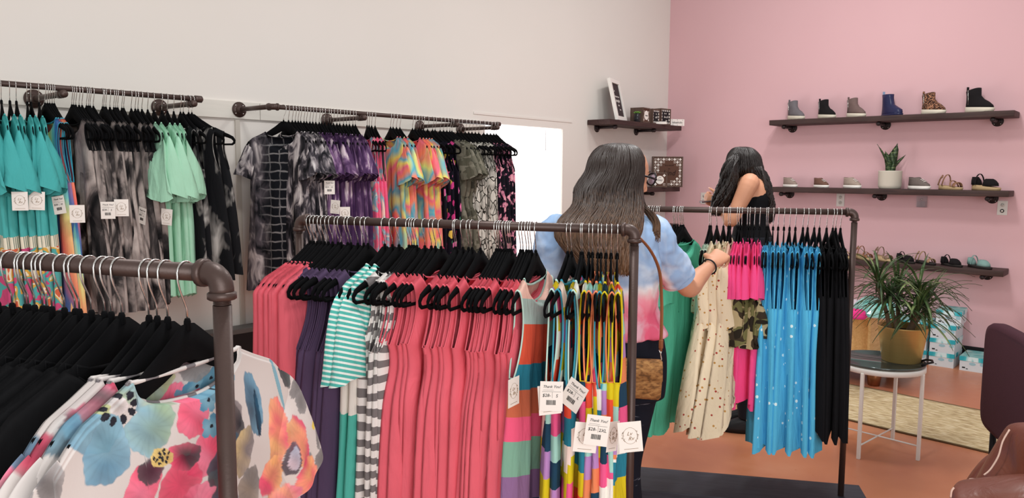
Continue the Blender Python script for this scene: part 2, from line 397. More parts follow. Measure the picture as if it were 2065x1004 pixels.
bm = BM(); box(bm, ((WX0 + WX1) / 2, WY - .003, 2.055), (1.3, 0.006, .02), bev=.002); obj('trim_2', bm, M['wallw'], smooth=False, kind='structure')
# mounting board behind the wall rails, two lengths, and a thin upright grey strip below it
g = G('whitewashed_board', 0.75); n = g.noise(g.coords((3, 30, 30)), 2, 4, .5); kn = g.vor(g.coords((5, 1, 9)), 2.0)
g.color(g.mix(g.math('LESS_THAN', kn, 0.05), g.mix(n, 'd3cfc6', 'dedad1'), 'a39a8e')); M['board'] = g.m
tr = empty('trim_1', (1.5, WY - 0.009, 1.892), kind='structure')
for x0, x1 in ((-1.45, 2.548), (2.552, 4.50)):
    bm = BM(); box(bm, ((x0 + x1) / 2 - 1.5, 0, .05), (x1 - x0, 0.018, .1), bev=0.002); obj('board', bm, M['board'], tr, smooth=False)
bm = BM(); box(bm, (2.405, WY - .006, 1.01), (.03, .012, 1.75), bev=.003); obj('trim_3', bm, plain('grey_strip', 'bdb6ac', .7), smooth=False, kind='structure')
# low dark bench against the white wall
b = empty('storage_bench', (2.1, WY - .075, 0), label='low black storage bench against the white wall, seen between the racks', cat='bench')
bm = BM(); box(bm, (0, 0, .645), (1.5, .115, .03), bev=.005); obj('bench_top', bm, plain('grey_worktop', '5d5a58', .5), b, smooth=False)
bm = BM(); box(bm, (0, 0, .3525), (1.46, .105, .555), bev=.004); obj('cabinet', bm, M['paint_black'], b, smooth=False)
bm = BM(); box(bm, (0, 0, .0375), (1.36, .09, .075)); obj('plinth', bm, M['paint_black'], b, smooth=False)

# ------------------------------------------------------------------ outlets
def outlet(y, z, label, plug=False, cover=False, wide=.072, hi=.118, pl=True):
    o = empty('wall_outlet', (PX, y, z), label=label, cat='outlet')
    bm = BM(); box(bm, (-.003, 0, 0), (.006, wide, hi), bev=.002); obj('cover_plate', bm, plain('outlet_white', 'd9d5cf', .4), o, smooth=False)
    for dz in (.024, -.024):
        bm = BM(); lathe(bm, [(.0155, -.0075), (.0155, -.006)], 20, (0, 0, dz), 'X')
        s = obj('socket', bm, plain('socket_white', 'cfcac3', .4), o)
        bm = BM()
        for dy, h in ((-.006, .008), (.006, .006)): box(bm, (-.0078, dy, dz + .003), (.001, .002, h))
        lathe(bm, [(.0022, -.0082), (.0022, -.0076)], 8, (0, 0, dz - .006), 'X')
        obj('slots', bm, M['ink'], s, smooth=False)
    if plug:
        bm = BM(); lathe(bm, [(.014, -.012), (.015, -.009)], 18, (0, 0, -.024), 'X'); obj('plug_cap', bm, M['paint_black'], o)
        bm = BM(); lathe(bm, [(.008, -.0135), (.008, -.0115)], 18, (0, 0, -.024), 'X'); obj('plug_face', bm, M['card'], o)
outlet(1.115, 1.325, 'white outlet with a black plug cap below right end of middle shelf', plug=True)
outlet(2.41, 1.355, 'white wall outlet on pink wall above the right corner of the far pipe rack')
outlet(3.80, 1.335, 'white wall outlet on pink wall left of the woman with the phone')
gl = G('clear_acrylic', 0.05); gl.b.inputs['Transmission Weight'].default_value = .95; gl.color('f6f0f2'); M['acrylic'] = gl.m
a = empty('acrylic_sign_holder', (PX, 1.72, 1.36), label='small clear acrylic holder on pink wall just under the middle shoe shelf', cat='sign holder')
bm = BM(); box(bm, (-.004, 0, 0), (.006, .085, .1), bev=.002); obj('back_plate', bm, M['acrylic'], a, smooth=False)
bm = BM(); box(bm, (-.02, 0, -.02), (.003, .06, .05)); box(bm, (-.013, 0, -.047), (.016, .06, .003)); obj('pocket', bm, M['acrylic'], a, smooth=False)
bm = BM(); lathe(bm, [(.006, -.011), (.006, -.007)], 12, (0, 0, .02), 'X'); obj('screw', bm, M['chrome'], a)

# ------------------------------------------------------------------ shelves
def bracket(parent, p, wall, arm=.2):
    """pipe bracket: round flange on the wall, nipple and capped arm; wall 'X' or 'Y'"""
    e = empty('pipe_bracket', p); e.parent = parent
    ax = 'X' if wall == 'X' else 'Y'
    bm = BM(); lathe(bm, [(.044, -.006), (.044, -.001), (.043, 0)][::-1], 24, (0, 0, 0), ax); lathe(bm, [(.022, -.018), (.024, -.004)], 16, (0, 0, 0), ax)
    obj('flange', bm, M['iron_dark'], e)
    bm = BM(); d = V((-1, 0, 0)) if wall == 'X' else V((0, -1, 0))
    tube(bm, [d * .005, d * arm], .0134, 12); obj('arm', bm, M['iron_dark'], e)
    bm = BM(); tube(bm, [d * (arm - .02), d * (arm - .018), d * (arm + .012), d * (arm + .02)], [.0175, .019, .019, .011], 14); obj('end_cap', bm, M['iron_dark'], e)
    bm = BM()
    q = V((0, 1, 0)) if wall == 'X' else V((1, 0, 0))
    for k in range(4):
        an = pi / 4 + k * pi / 2; c = q * (.033 * cos(an)) + V((0, 0, .033 * sin(an))) + d * .0065
        tube(bm, [c, c + d * .002], .004, 8)
    obj('screws', bm, M['chrome'], e)
    return e
def shelf_pink(z, label):
    s = empty('pipe_shelf', (PX, 2.03, z), label=label, cat='shelf', group='plank shelves with pipe brackets')
    bm = BM(); box(bm, (-.130, 0, 0), (.25, 1.98, .048), bev=.004)
    bmesh.ops.subdivide_edges(bm, edges=[e for e in bm.edges if e.calc_length() > 1], cuts=24)
    for v in bm.verts: v.co.x += .004 * sin(v.co.y * 9 + v.co.z * 30) if v.co.x < -.2 else 0
    obj('plank', bm, M['shelfwood'], s)
    for y in (-.84, .02, .86): bracket(s, (0, y, -.042), 'X', .215)
    return s
shelf_pink(2.078, 'dark plank shelf of ankle boots, highest on the pink wall')
shelf_pink(1.445, 'dark plank shelf with sneakers and snake plant, middle of the pink wall')
shelf_pink(.805, 'dark plank shelf behind the dracaena plant, lowest on the pink wall')
def shelf_white(z, label, x0=5.96, x1=7.30):
    s = empty('pipe_shelf', ((x0 + x1) / 2, WY, z), label=label, cat='shelf', group='plank shelves with pipe brackets')
    bm = BM(); box(bm, (0, -.13, 0), (x1 - x0, .25, .046), bev=.004); obj('plank', bm, M['shelfwood_x'], s, smooth=False)
    for x in (6.12, 6.82): bracket(s, (x - (x0 + x1) / 2, 0, -.041), 'Y', .21)
    return s
shelf_white(2.062, 'dark plank shelf of box signs on the white wall, top of the corner')
shelf_white(1.428, 'dark plank shelf in the corner holding the kind box sign')
shelf_white(.80 + .24, 'dark plank shelf low in the corner, mostly hidden behind the shopper')

# ------------------------------------------------------------------ decor on the corner shelves
ZT = 2.062 + .0235
def fr(px, py, z): # point of the plane z seen at px,py
    d = FW + RT * ((px - 1032.5) / FPX) - UP * ((py - 502.0) / FPX); return EYE + d * ((z - EYE.z) / d.z)
f = empty('letter_board', (6.27, 4.08, ZT), radians(16), label='white framed charcoal board with white lettering leaning on the top corner shelf', cat='framed sign')
tilt = Matrix.Rotation(radians(-13), 4, 'X')
W_, H_ = .30, .40
bm = BM()
for x, z, sx, sz in ((-W_ / 2 + .02, H_ / 2, .04, H_), (W_ / 2 - .02, H_ / 2, .04, H_), (0, .02, W_ - .08, .04), (0, H_ - .02, W_ - .08, .04)): box(bm, (x, 0, z), (sx, .03, sz), bev=.003)
bmesh.ops.transform(bm, matrix=tilt, verts=bm.verts); obj('frame', bm, M['white_paint'], f, smooth=False)
bm = BM(); box(bm, (0, .004, H_ / 2), (W_ - .07, .012, H_ - .07)); bmesh.ops.transform(bm, matrix=tilt, verts=bm.verts); pn = obj('panel', bm, plain('charcoal_panel', '3b3133', .8), f, smooth=False)
R90 = Matrix.Rotation(radians(90), 4, 'X')
def text_on(parent, lines, mat, mtx=Matrix(), name='lettering', shear=0.0):
    bm = BM()
    for body, size, x, z, y in lines:
        merge(bm, text_mesh(body, size, shear), mtx @ Matrix.Translation((x, y, z)) @ R90)
    return obj(name, bm, mat, parent, smooth=False)
text_on(pn, [('all', .022, -.055, .285, -.0035), ('because two', .026, 0, .235, -.0035), ('people', .045, .0, .195, -.0035), ('fell in', .022, .01, .15, -.0035), ('love', .024, .03, .11, -.0035)], M['card'], tilt, shear=.2)

def box_sign(loc, rz, w_, d_, h_, label, pattern, words, ink, inner, disc=None, group=None):
    s = empty('box_sign', loc, rz, label=label, cat='box sign', group=group)
    bm = BM(); t = .012
    for x, z, sx, sz in ((-w_ / 2 + t / 2, h_ / 2, t, h_), (w_ / 2 - t / 2, h_ / 2, t, h_), (0, t / 2, w_ - 2 * t, t), (0, h_ - t / 2, w_ - 2 * t, t)): box(bm, (x, 0, z), (sx, d_, sz), bev=.0015)
    obj('box', bm, M['boxwood'], s, smooth=False)
    bm = BM(); box(bm, (0, -d_ / 2 + .010, h_ / 2), (w_ - 2 * t, .006, h_ - 2 * t)); p = obj('face', bm, inner, s, smooth=False)
    yf = -d_ / 2 + .0065
    if pattern == 'tile':
        bm = BM(); n = int((w_ - .03) / .026); st = (w_ - 2 * t - .006) / n; m = int((h_ - 2 * t) / st)
        for i in range(n):
            for j in range(m):
                x = -w_ / 2 + t + .003 + (i + .5) * st; z = t + .003 + (j + .5) * st
                if disc and ((x - disc[0]) ** 2 + (z - disc[1]) ** 2) ** .5 < disc[2] + st * .35: continue
                if (i + j) % 2 == 0:
                    for k in range(4):
                        a = k * pi / 2; merge_pt = (x + cos(a) * st * .26, yf, z + sin(a) * st * .26)
                        lathe(bm, [(st * .21, -.001), (st * .21, 0)], 8, merge_pt, 'Y')
                else:
                    for k in range(4):
                        a = pi / 4 + k * pi / 2; lathe(bm, [(st * .14, -.001), (st * .14, 0)], 6, (x + cos(a) * st * .33, yf, z + sin(a) * st * .33), 'Y')
        obj('pattern', bm, M['card'], p, smooth=False)
    elif pattern == 'check':
        bm = BM(); n = 9; st = (w_ - 2 * t) / n; m = int((h_ - 2 * t) / st)
        for i in range(n):
            for j in range(m):
                if (i + j) % 2 == 0 and (i in (0, 1, n - 1, n - 2) and i in (0, n - 1) or j in (0, m - 1) or i in (0, n - 1)):
                    box(bm, (-w_ / 2 + t + (i + .5) * st, yf, t + (j + .5) * st), (st, .001, st * 1.25))
        obj('pattern', bm, M['card'], p, smooth=False)
    if disc and disc[3]:
        bm = BM(); lathe(bm, [(disc[2], -.003), (disc[2], 0)], 28, (disc[0], yf, disc[1]), 'Y'); obj('medallion', bm, disc[3], p, smooth=False)
    text_on(p, [(b, sz, x, z, yf - .004) for b, sz, x, z in words], ink, shear=.25)
    return s
dk = plain('black_chalk_face', '1e1b1f', .8); br = plain('brown_sign_face', '5b3d30', .7)
G1 = 'box signs on the corner shelves'
box_sign((6.62, 4.09, ZT), radians(6), .16, .14, .145, 'small wooden box sign with oval white medallion behind the succulent', 'tile', [('thanks', .022, 0, .07)], M['ink'], br, (0, .072, .045, M['card']), G1)
box_sign((6.86, 4.10, ZT), radians(2), .15, .10, .150, 'black chalk faced wooden box sign, middle of the top corner shelf', 'check', [('be', .02, 0, .10), ('still', .03, 0, .068)], M['card'], dk, None, G1)
box_sign((7.04, 4.09, ZT), radians(-6), .165, .10, .165, 'black chalk faced wooden box sign nearest the small white lettered sign', 'check', [('let it', .022, -.01, .115), ('be all', .03, 0, .08), ('joy', .024, .01, .045)], M['card'], dk, None, G1)
c = empty('white_booklet', (6.90, 4.03, ZT), radians(-60), label='folded white booklet lying before the black box signs', cat='booklet')
bm = BM(); box(bm, (0, 0, .006), (.13, .05, .012), bev=.002); obj('pages', bm, M['card'], c, smooth=False)
bm = BM(); box(bm, (0, 0, .02), (.13, .048, .002), Matrix.Rotation(radians(20), 4, 'X')); obj('cover', bm, M['card'], c, smooth=False)
s = empty('lettered_sign', (7.225, 4.02, ZT), radians(-35), label='small white wooden sign reading lakeaholic at shelf end', cat='sign')
bm = BM(); box(bm, (0, 0, .034), (.16, .02, .068), bev=.002); pl = obj('block', bm, M['card'], s, smooth=False)
text_on(pl, [('lakeaholic', .030, 0, .034, -.0115)], M['ink'])
bm = BM()
for x, z in ((-.06, .06), (0, .061), (.06, .058), (-.05, .01), (0, .008), (.055, .01)): box(bm, (x, -.0108, z), (.008, .001, .004))
obj('marks', bm, M['ink'], pl, smooth=False)
u = empty('potted_succulent', (6.50, 4.05, ZT), label='small green succulent in a dark glass jar on top corner shelf', cat='plant')
bm = BM(); lathe(bm, [(.026, 0), (.03, .004), (.031, .06), (.024, .075), (.022, .085)], 20); obj('jar', bm, plain('dark_glass', '2c2a2e', .15), u)
bm = BM(); rnd = random.Random(4)
for k in range(26):
    a = k * 2.4; el = .25 + .045 * k; d = V((cos(a) * cos(el * .9), sin(a) * cos(el * .9), sin(el * .9))); p = V((0, 0, .08)); L = .045 - .0008 * k
    tube(bm, [p, p + d * L * .5, p + d * L * .85, p + d * L], [.003, .007, .005, .0008], 6, flat=.5)
M['leaf'] = plain('fresh_leaf', '6e9a45', .5, var=.2); obj('foliage', bm, M['leaf'], u)
# lower corner shelf
ZL = 1.428 + .0235
box_sign((7.12, 4.06, ZL), radians(-48), .315, .06, .315, 'large brown box sign with white flower tile border and the word kind', 'tile', [('in a world', .022, .015, .225), ('be', .02, .015, .19), ('kind', .075, .015, .145)], plain('dark_brown_script', '2a130e', .7), br, (.015, .16, .095, None), G1)
box_sign((6.925, 4.035, ZL), radians(-48), .15, .05, .15, 'small tiled box sign with round white medallion before the kind sign', 'tile', [('just', .016, 0, .1), ('Stay', .032, 0, .074)], M['ink'], br, (0, .074, .042, M['card']), G1)

# ------------------------------------------------------------------ shoes
def shoe(kind, loc, rz, label, upper, sole, group, s=1.0, heel=.0):
    s *= 1.12
    """toe along +x; built from horizontal outlines"""
    o = empty({'boot': 'ankle_boot', 'sneaker': 'sneaker', 'sandal': 'sandal', 'flat': 'open_toe_shoe', 'rain': 'rain_boot'}[kind], loc, rz, label=label, cat={'boot': 'boot', 'rain': 'boot', 'sneaker': 'shoe', 'sandal': 'sandal', 'flat': 'shoe'}[kind], group=group)
    def outline(z, xa, xb, w0, w1, n=20, tf=None):
        r = []
        for j in range(n):
            t = 2 * pi * j / n; c_ = cos(t); x = (xa + xb) / 2 + (xb - xa) / 2 * c_
            ww = w0 + (w1 - w0) * (c_ * .5 + .5); zz = z + (tf(x) if tf else 0)
            r.append(V((x, ww * abs(sin(t)) ** .75 * (1 if sin(t) >= 0 else -1), zz)) * s)
        return r
    wedge = lambda x: heel * (0.5 - x / .24)
    if kind in ('boot', 'sneaker'):
        bm = BM(); rings(bm, [outline(0, -.125, .115, .03, .038), outline(.002, -.128, .122, .034, .044, tf=lambda x: .008 * sstep((x - .05) / .07)), outline(.028 + heel * .5, -.127, .126, .034, .044, tf=lambda x: heel * .5 * (-x / .12))])
        obj('sole', bm, sole, o)
        up = [outline(.028 + heel * .5, -.122, .118, .031, .041, tf=lambda x: heel * .5 * (-x / .12)), outline(.045 + heel * .5, -.122, .110, .031, .040, tf=lambda x: heel * .5 * (-x / .12)), outline(.062 + heel * .5, -.12, .075, .031, .034)]
        if kind == 'boot': up += [outline(.082 + heel * .6, -.118, .030, .031, .031), outline(.11 + heel * .6, -.116, -.002, .032, .032), outline(.155 + heel * .6, -.121, -.008, .035, .035, tf=lambda x: .012 * (x + .06) / .06)]
        else: up += [outline(.08, -.117, .032, .031, .030), outline(.094, -.118, -.002, .030, .028, tf=lambda x: .01 * abs(x + .06) / .06)]
        bm = BM(); rings(bm, up); obj('upper', bm, upper, o)
        bm = BM(); top = .155 + heel * .6 if kind == 'boot' else .094
        rings(bm, [[p * 1.0 + V((0, 0, .0015)) * s for p in outline(top, -.115 if kind == 'boot' else -.112, -.014, .03, .03 if kind == 'boot' else .024, tf=lambda x: .012 * (x + .06) / .06 if kind == 'boot' else 0)], [p for p in outline(top - .012, -.11, -.02, .026, .026)]]); obj('opening', bm, M['ink'], o)
        if kind == 'boot':
            bm = BM(); tube(bm, [V((-.07, -.0345, .05 + heel * .5)) * s, V((-.072, -.036, .10 + heel * .5)) * s, V((-.075, -.0385, .155 + heel * .5)) * s], .0022 * s, 6); obj('zipper', bm, M['chrome'], o)
            bm = BM(); box(bm, V((-.121, 0, .165 + heel * .6)) * s, (.005 * s, .016 * s, .03 * s)); obj('pull_tab', bm, upper, o, smooth=False)
        else:
            bm = BM()
            for k in range(3): tube(bm, [V((.035 + .018 * k, -.02, .082 - .009 * k)) * s, V((.04 + .018 * k, 0, .087 - .009 * k)) * s, V((.035 + .018 * k, .02, .082 - .009 * k)) * s], .0024 * s, 5)
            obj('laces', bm, M['card'], o)
    elif kind == 'rain':
        bm = BM(); rings(bm, [outline(0, -.12, .12, .032, .044), outline(.03, -.12, .124, .034, .045), outline(.05, -.118, .118, .033, .042), outline(.07, -.115, .08, .033, .036), outline(.10, -.11, .02, .033, .033), outline(.16, -.108, 0, .036, .036), outline(.19, -.112, 0, .038, .038)]); obj('upper', bm, upper, o)
        bm = BM(); rings(bm, [outline(0, -.124, .126, .036, .048), outline(.018, -.124, .13, .037, .049)]); obj('sole', bm, sole, o)
        bm = BM(); box(bm, V((-.114, 0, .20)) * s, (.006 * s, .02 * s, .04 * s)); obj('pull_tab', bm, plain('pale_blue_tab', '8fa3c0'), o, smooth=False)
    else:
        th = .03 + heel
        bm = BM(); rings(bm, [outline(0, -.12, .115, .03, .038), outline(.012, -.12, .12, .031, .04), outline(.018 + heel * .5, -.12, .12, .031, .041, tf=lambda x: -heel * .5 * x / .12)]); obj('sole', bm, sole, o)
        zt = .018 + heel * .5
        def strap(x, h, w_, x2=None, fl=.35):
            bm = BM(); x2 = x if x2 is None else x2; P = []
            for k in range(11):
                a = pi * k / 10; P.append(V((x + (x2 - x) * sin(a), -cos(a) * .037, zt - heel * .5 * x / .12 + sin(a) * h)) * s)
            R = []
            for q in P: R.append([q + V((-w_, 0, 0)) * s, q + V((w_, 0, 0)) * s, q + V((w_, 0, .004)) * s, q + V((-w_, 0, .004)) * s])
            rings(bm, R); obj('strap', bm, upper, o)
        if kind == 'sandal':
            strap(.07, .035, .016); strap(.04, .045, .008, .02); strap(-.05, .085, .007, -.035)
            bm = BM(); tube(bm, [V((-.112, -.02, zt + heel * .4)) * s, V((-.118, 0, .06 + heel)) * s, V((-.09, .0, .10 + heel * .6)) * s, V((-.06, -.03, .095)) * s], .006 * s, 6); obj('heel_strap', bm, upper, o)
        else:
            bm = BM(); rings(bm, [outline(zt, -.02, .095, .036, .040), outline(zt + .02, -.015, .09, .035, .038), outline(zt + .04, -.01, .07, .028, .03), outline(zt + .05, 0, .05, .016, .02)]); obj('vamp', bm, upper, o)
            bm = BM(); rings(bm, [outline(zt + heel * .3, -.12, -.05, .03, .032), outline(zt + .03 + heel * .3, -.12, -.06, .028, .03), outline(zt + .055 + heel * .3, -.118, -.08, .02, .02)]); obj('heel_cup', bm, upper, o)
            strap(-.06, .075, .006)
    return o
solew = plain('off_white_rubber', 'd8d0be', .6); soled = plain('dark_rubber', '2c2826', .7); solet = plain('tan_cork_sole', 'b99f78', .8)
gs = plain('grey_suede', '6c686c', .95, var=.15, vs=40); bs_ = plain('black_suede', '151214', .95); ts = plain('taupe_suede', '6f5c58', .95, var=.15, vs=40)
nv = plain('navy_rubber', '22264a', .35); lp = G('leopard_print_suede', .9); cc = lp.coords(); lp.color(lp.mix(lp.math('LESS_THAN', lp.math('ABSOLUTE', lp.math('SUBTRACT', lp.vor(cc, 75), .42)), .17), 'a5765a', '2a1713')); lp = lp.m
RZ = radians(-128)
def pink_y(px, x=7.32): # y on the shelf line at this image column
    d = FW + RT * ((px - 1032.5) / FPX); return d.y / d.x * x
B1 = 'ankle boots on the top shoe shelf'; B2 = 'shoes on the middle shelf'; B3 = 'shoes on the lowest shelf'
z1, z2, z3 = 2.078 + .0245, 1.445 + .0245, .805 + .0245
for px, kd, up_, so, lb, sc in ((1594, 'boot', gs, solew, 'grey suede ankle boot with side zip at left end of the top shelf', .93), (1655, 'boot', bs_, solew, 'black suede ankle boot between the two grey boots', .9), (1713, 'boot', ts, solew, 'taupe suede ankle boot left of the navy rain boot', .9), (1783, 'rain', nv, nv, 'navy blue rubber rain boot in the middle of the top shelf', .9), (1866, 'boot', lp, solew, 'leopard print ankle boot with off-white sole on the top shelf', .95), (1957, 'boot', bs_, solew, 'large black wedge ankle boot at right end of the top shelf', 1.02)):
    shoe(kd, (7.32, pink_y(px), z1), RZ, lb, up_, so, B1, sc, heel=.02 if kd == 'boot' else 0)
cs = lambda n_, c_: plain(n_, c_, .9, var=.12, vs=60)
for px, kd, up_, so, lb, sc, hl in ((1588, 'sneaker', cs('pale_taupe_canvas', '9b8a80'), M['card'], 'pale taupe low sneaker at left end of the middle shelf', .8, 0), (1650, 'sneaker', cs('brown_canvas', '735447'), M['card'], 'brown low sneaker, second on the middle shelf', .78, 0), (1712, 'sneaker', cs('oat_canvas', 'a8978a'), M['card'], 'oatmeal low sneaker just left of the snake plant pot', .85, 0), (1846, 'sneaker', cs('grey_camouflage_canvas', '6f6560'), M['card'], 'dark grey low sneaker just right of the snake plant pot', .9, 0), (1909, 'sandal', cs('tan_leather', '8f6a50'), solet, 'tan espadrille sandal with ankle ties on the middle shelf', .95, .02), (1980, 'flat', bs_, solet, 'black open toe espadrille at right end of the middle shelf', 1.05, .025)):
    shoe(kd, (7.32, pink_y(px), z2), RZ, lb, up_, so, B2, sc, hl)
for px, kd, up_, so, lb, sc, hl in ((1703, 'sandal', cs('cream_leather', 'b59a80'), solet, 'cream sandal on lowest shelf, partly behind the far rack post', .8, .03), (1743, 'sandal', cs('tan_suede_strap', '93654a'), solet, 'tan strappy wedge sandal on lowest shelf just right of the rack post', .85, .03), (1783, 'sandal', cs('stone_strap', '8a7260'), solet, 'stone coloured strappy sandal behind top of the dracaena', .85, .035), (1828, 'flat', bs_, soled, 'black slide shoe mostly hidden behind the dracaena leaves', .8, .01), (1868, 'sandal', cs('tan_and_black_strap', '9c8060'), soled, 'tan and black sandal at the right edge of the dracaena leaves', .85, .01), (1921, 'flat', bs_, soled, 'black slide sandal, second from right on the lowest shelf', .85, .0), (1978, 'flat', cs('aqua_and_black_strap', '7fa09a'), soled, 'aqua and black sandal at right end of the lowest shelf', .9, .005)):
    shoe(kd, (7.30, pink_y(px, 7.30), z3), RZ, lb, up_, so, B3, sc, hl)

# snake plant on the middle shelf
sp = empty('potted_snake_plant', (7.31, pink_y(1787, 7.31), z2), label='snake plant in a cream ceramic pot on the middle shoe shelf', cat='plant')
bm = BM(); lathe(bm, [(.078, 0), (.088, .008), (.094, .03), (.096, .15), (.098, .158), (.092, .158), (.09, .14)], 32); obj('pot', bm, plain('cream_ceramic', 'c9c3b4', .5), sp)
bm = BM(); lathe(bm, [(.0, .135), (.091, .137)], 24, cap=False); obj('soil', bm, plain('dark_soil', '2a211c', 1), sp)
g = G('snake_plant_leaf', .4, 0, .4); co = g.coords((1, 1, 6)); g.color(g.ramp(g.noise(co, 14, 3, 1.5), [(.4, '24331f'), (.55, '33492b'), (.68, '8a9a68')])); M['snakeleaf'] = g.m
tv = V((RT.x, RT.y, 0)).normalized()
for lean, h, wd_, ph in ((.05, .27, .036, .2), (-.055, .20, .032, .1), (-.13, .26, .014, .5), (.13, .17, .020, -.2), (.00, .20, .042, .3), (.03, .15, .03, 1.2)):
    bm = BM(); R = []; n = 14
    for i in range(n + 1):
        k = i / n; c_ = V((0, 0, .13 + h * k)) + tv * (lean * k ** 1.5) ; wv_ = wd_ * (sin(pi * min(1, k * .62 + .30)) ** .8 if k < .97 else .15) * (1 if k < .8 else (1 - (k - .8) / .22)); dv = (tv * cos(ph + k * .6) + FW.cross(V((0, 0, 1))).cross(V((0, 0, 1))) * sin(ph + k * .6)).normalized(); nn_ = dv.cross(V((0, 0, 1)))
        R.append([c_ - dv * wv_, c_ - nn_ * .004, c_ + dv * wv_, c_ + nn_ * .004])
    rings(bm, R); obj('leaf', bm, M['snakeleaf'], sp)
# ------------------------------------------------------------------ pipe racks
PR = 0.0134
def elbow(parent, c, u, down, name='elbow'):
    """90 degree pipe elbow joining direction u (towards the rail) and direction down"""
    bm = BM(); c = V(c); u = V(u); down = V(down); r = .022; P = []
    P.append(c + u * .030)
    for k in range(7):
        a = pi / 2 * k / 6; P.append(c + u * (r * (1 - sin(a))) + down * (r * (1 - cos(a))))
    P.append(c + down * .030)
    tube(bm, P, [.0172] * len(P), 16)
    for d in (u, down):
        q = c + d * .026; tube(bm, [q, q + d * .002, q + d * .010, q + d * .012], [.0175, .0208, .0208, .0178], 18)
    return obj(name, bm, M['iron'], parent)
def floor_rack(end, ang, length, zr, label, plank_z=.10, plank_off=0.0):
    r = empty('pipe_clothes_rack', (end[0], end[1], 0), radians(ang), label=label, cat='clothes rack', group='freestanding pipe racks')
    # local -x runs from the near post along the rail
    bm = BM(); tube(bm, [(-.02, 0, zr), (-length + .02, 0, zr)], PR, 20); obj('rail', bm, M['iron'], r)
    for x, s in ((0, -1), (-length, 1)):
        bm = BM(); tube(bm, [(x, 0, .012), (x, 0, zr - .046)], PR, 20)
        for k in range(5): tube(bm, [(x, 0, zr - .047 + .0022 * k), (x, 0, zr - .046 + .0022 * k)], PR - .0008, 16)
        obj('post', bm, M['iron'], r)
        elbow(r, (x, 0, zr), (s, 0, 0), (0, 0, -1))
        bm = BM(); lathe(bm, [(.044, .0), (.044, .006), (.022, .010), (.020, .028)], 20, (x, 0, 0)); obj('flange', bm, M['iron'], r)
    bm = BM(); box(bm, (-length / 2, plank_off, plank_z), (length + .22, .29, .045), bev=.004); obj('base_shelf', bm, M['plank'], r, smooth=False)
    return r
R1 = dict(e=V((.557, 1.041, 1.433)), a=-69.0); R2 = dict(e=V((1.913, 1.192, 1.42)), a=-68.3); R3 = dict(e=V((3.56, 1.088, 1.42)), a=-61.0)
W1 = dict(e=V((1.99, 3.886, 1.953)), a=0.0); W2 = dict(e=V((4.31, 3.886, 1.945)), a=0.0)
floor_rack(R1['e'], R1['a'], 1.142, 1.433, 'brown pipe rack of black and floral tops, nearest at left')
floor_rack(R2['e'], R2['a'], 1.142, 1.42, 'brown pipe rack of coral and striped dresses, middle of the picture')
floor_rack(R3['e'], R3['a'], 1.142, 1.42, 'brown pipe rack of pink, blue and black dresses before the pink wall')
def wall_rail(x0, x1, arms, z, label, left_elbow=False):
    r = empty('wall_clothes_rail', ((x0 + x1) / 2, 4.26 - .018, z), label=label, cat='clothes rail', group='wall mounted pipe rails')
    m = (x0 + x1) / 2; yr = 3.886 - (4.26 - .018)
    bm = BM(); tube(bm, [(x0 - m, yr, 0), (x1 - m, yr, 0)], PR, 16); obj('rail', bm, M['iron'], r)
    bm = BM(); tube(bm, [(x1 - m - .028, yr, 0), (x1 - m - .026, yr, 0), (x1 - m + .008, yr, 0), (x1 - m + .015, yr, 0)], [.016, .018, .018, .009], 16); obj('end_cap', bm, M['iron'], r)
    if left_elbow:
        e = elbow(r, (x0 - m, yr, 0), (1, 0, 0), (0, 1, 0))
    for i, x in enumerate(arms):
        dz = 0 if (left_elbow and i == 0) else -.0275
        b = empty('bracket_arm', (x - m, 0, dz)); b.parent = r
        end = yr if (left_elbow and i == 0) else yr - .03
        bm = BM(); tube(bm, [(0, 0, 0), (0, end + (.02 if dz == 0 else 0), 0)], PR, 14); obj('arm', bm, M['iron'], b)
        bm = BM(); lathe(bm, [(.045, -.006), (.045, -.001), (.044, 0)], 26, (0, 0, 0), 'Y'); lathe(bm, [(.019, -.03), (.022, -.008), (.025, -.004)], 18, (0, 0, 0), 'Y'); obj('flange', bm, M['iron'], b)
        bm = BM()
        for k in range(4):
            a = pi / 4 + k * pi / 2; tube(bm, [(.033 * cos(a), -.006, .033 * sin(a)), (.033 * cos(a), -.0085, .033 * sin(a))], .0045, 8)
        obj('screws', bm, M['chrome'], b)
        if dz:
            bm = BM(); tube(bm, [(0, end + .055, 0), (0, end + .054, 0), (0, end + .012, 0), (0, end + .01, 0)], [.0145, .0185, .0185, .0145], 16)
            tube(bm, [(0, end + .012, 0), (0, end + .010, 0), (0, end - .01, 0), (0, end - .018, 0)], [.013, .0175, .0175, .009], 16); obj('end_cap', bm, M['iron'], b)
    return r
wall_rail(.85, 1.99, (1.331, 1.94), 1.953, 'brown pipe rail of teal, charcoal and mint dresses, left on white wall')
wall_rail(2.412, 4.31, (2.412, 3.03, 3.84, 4.26), 1.945, 'brown pipe rail of tie-dye and floral dresses beside the window', True)

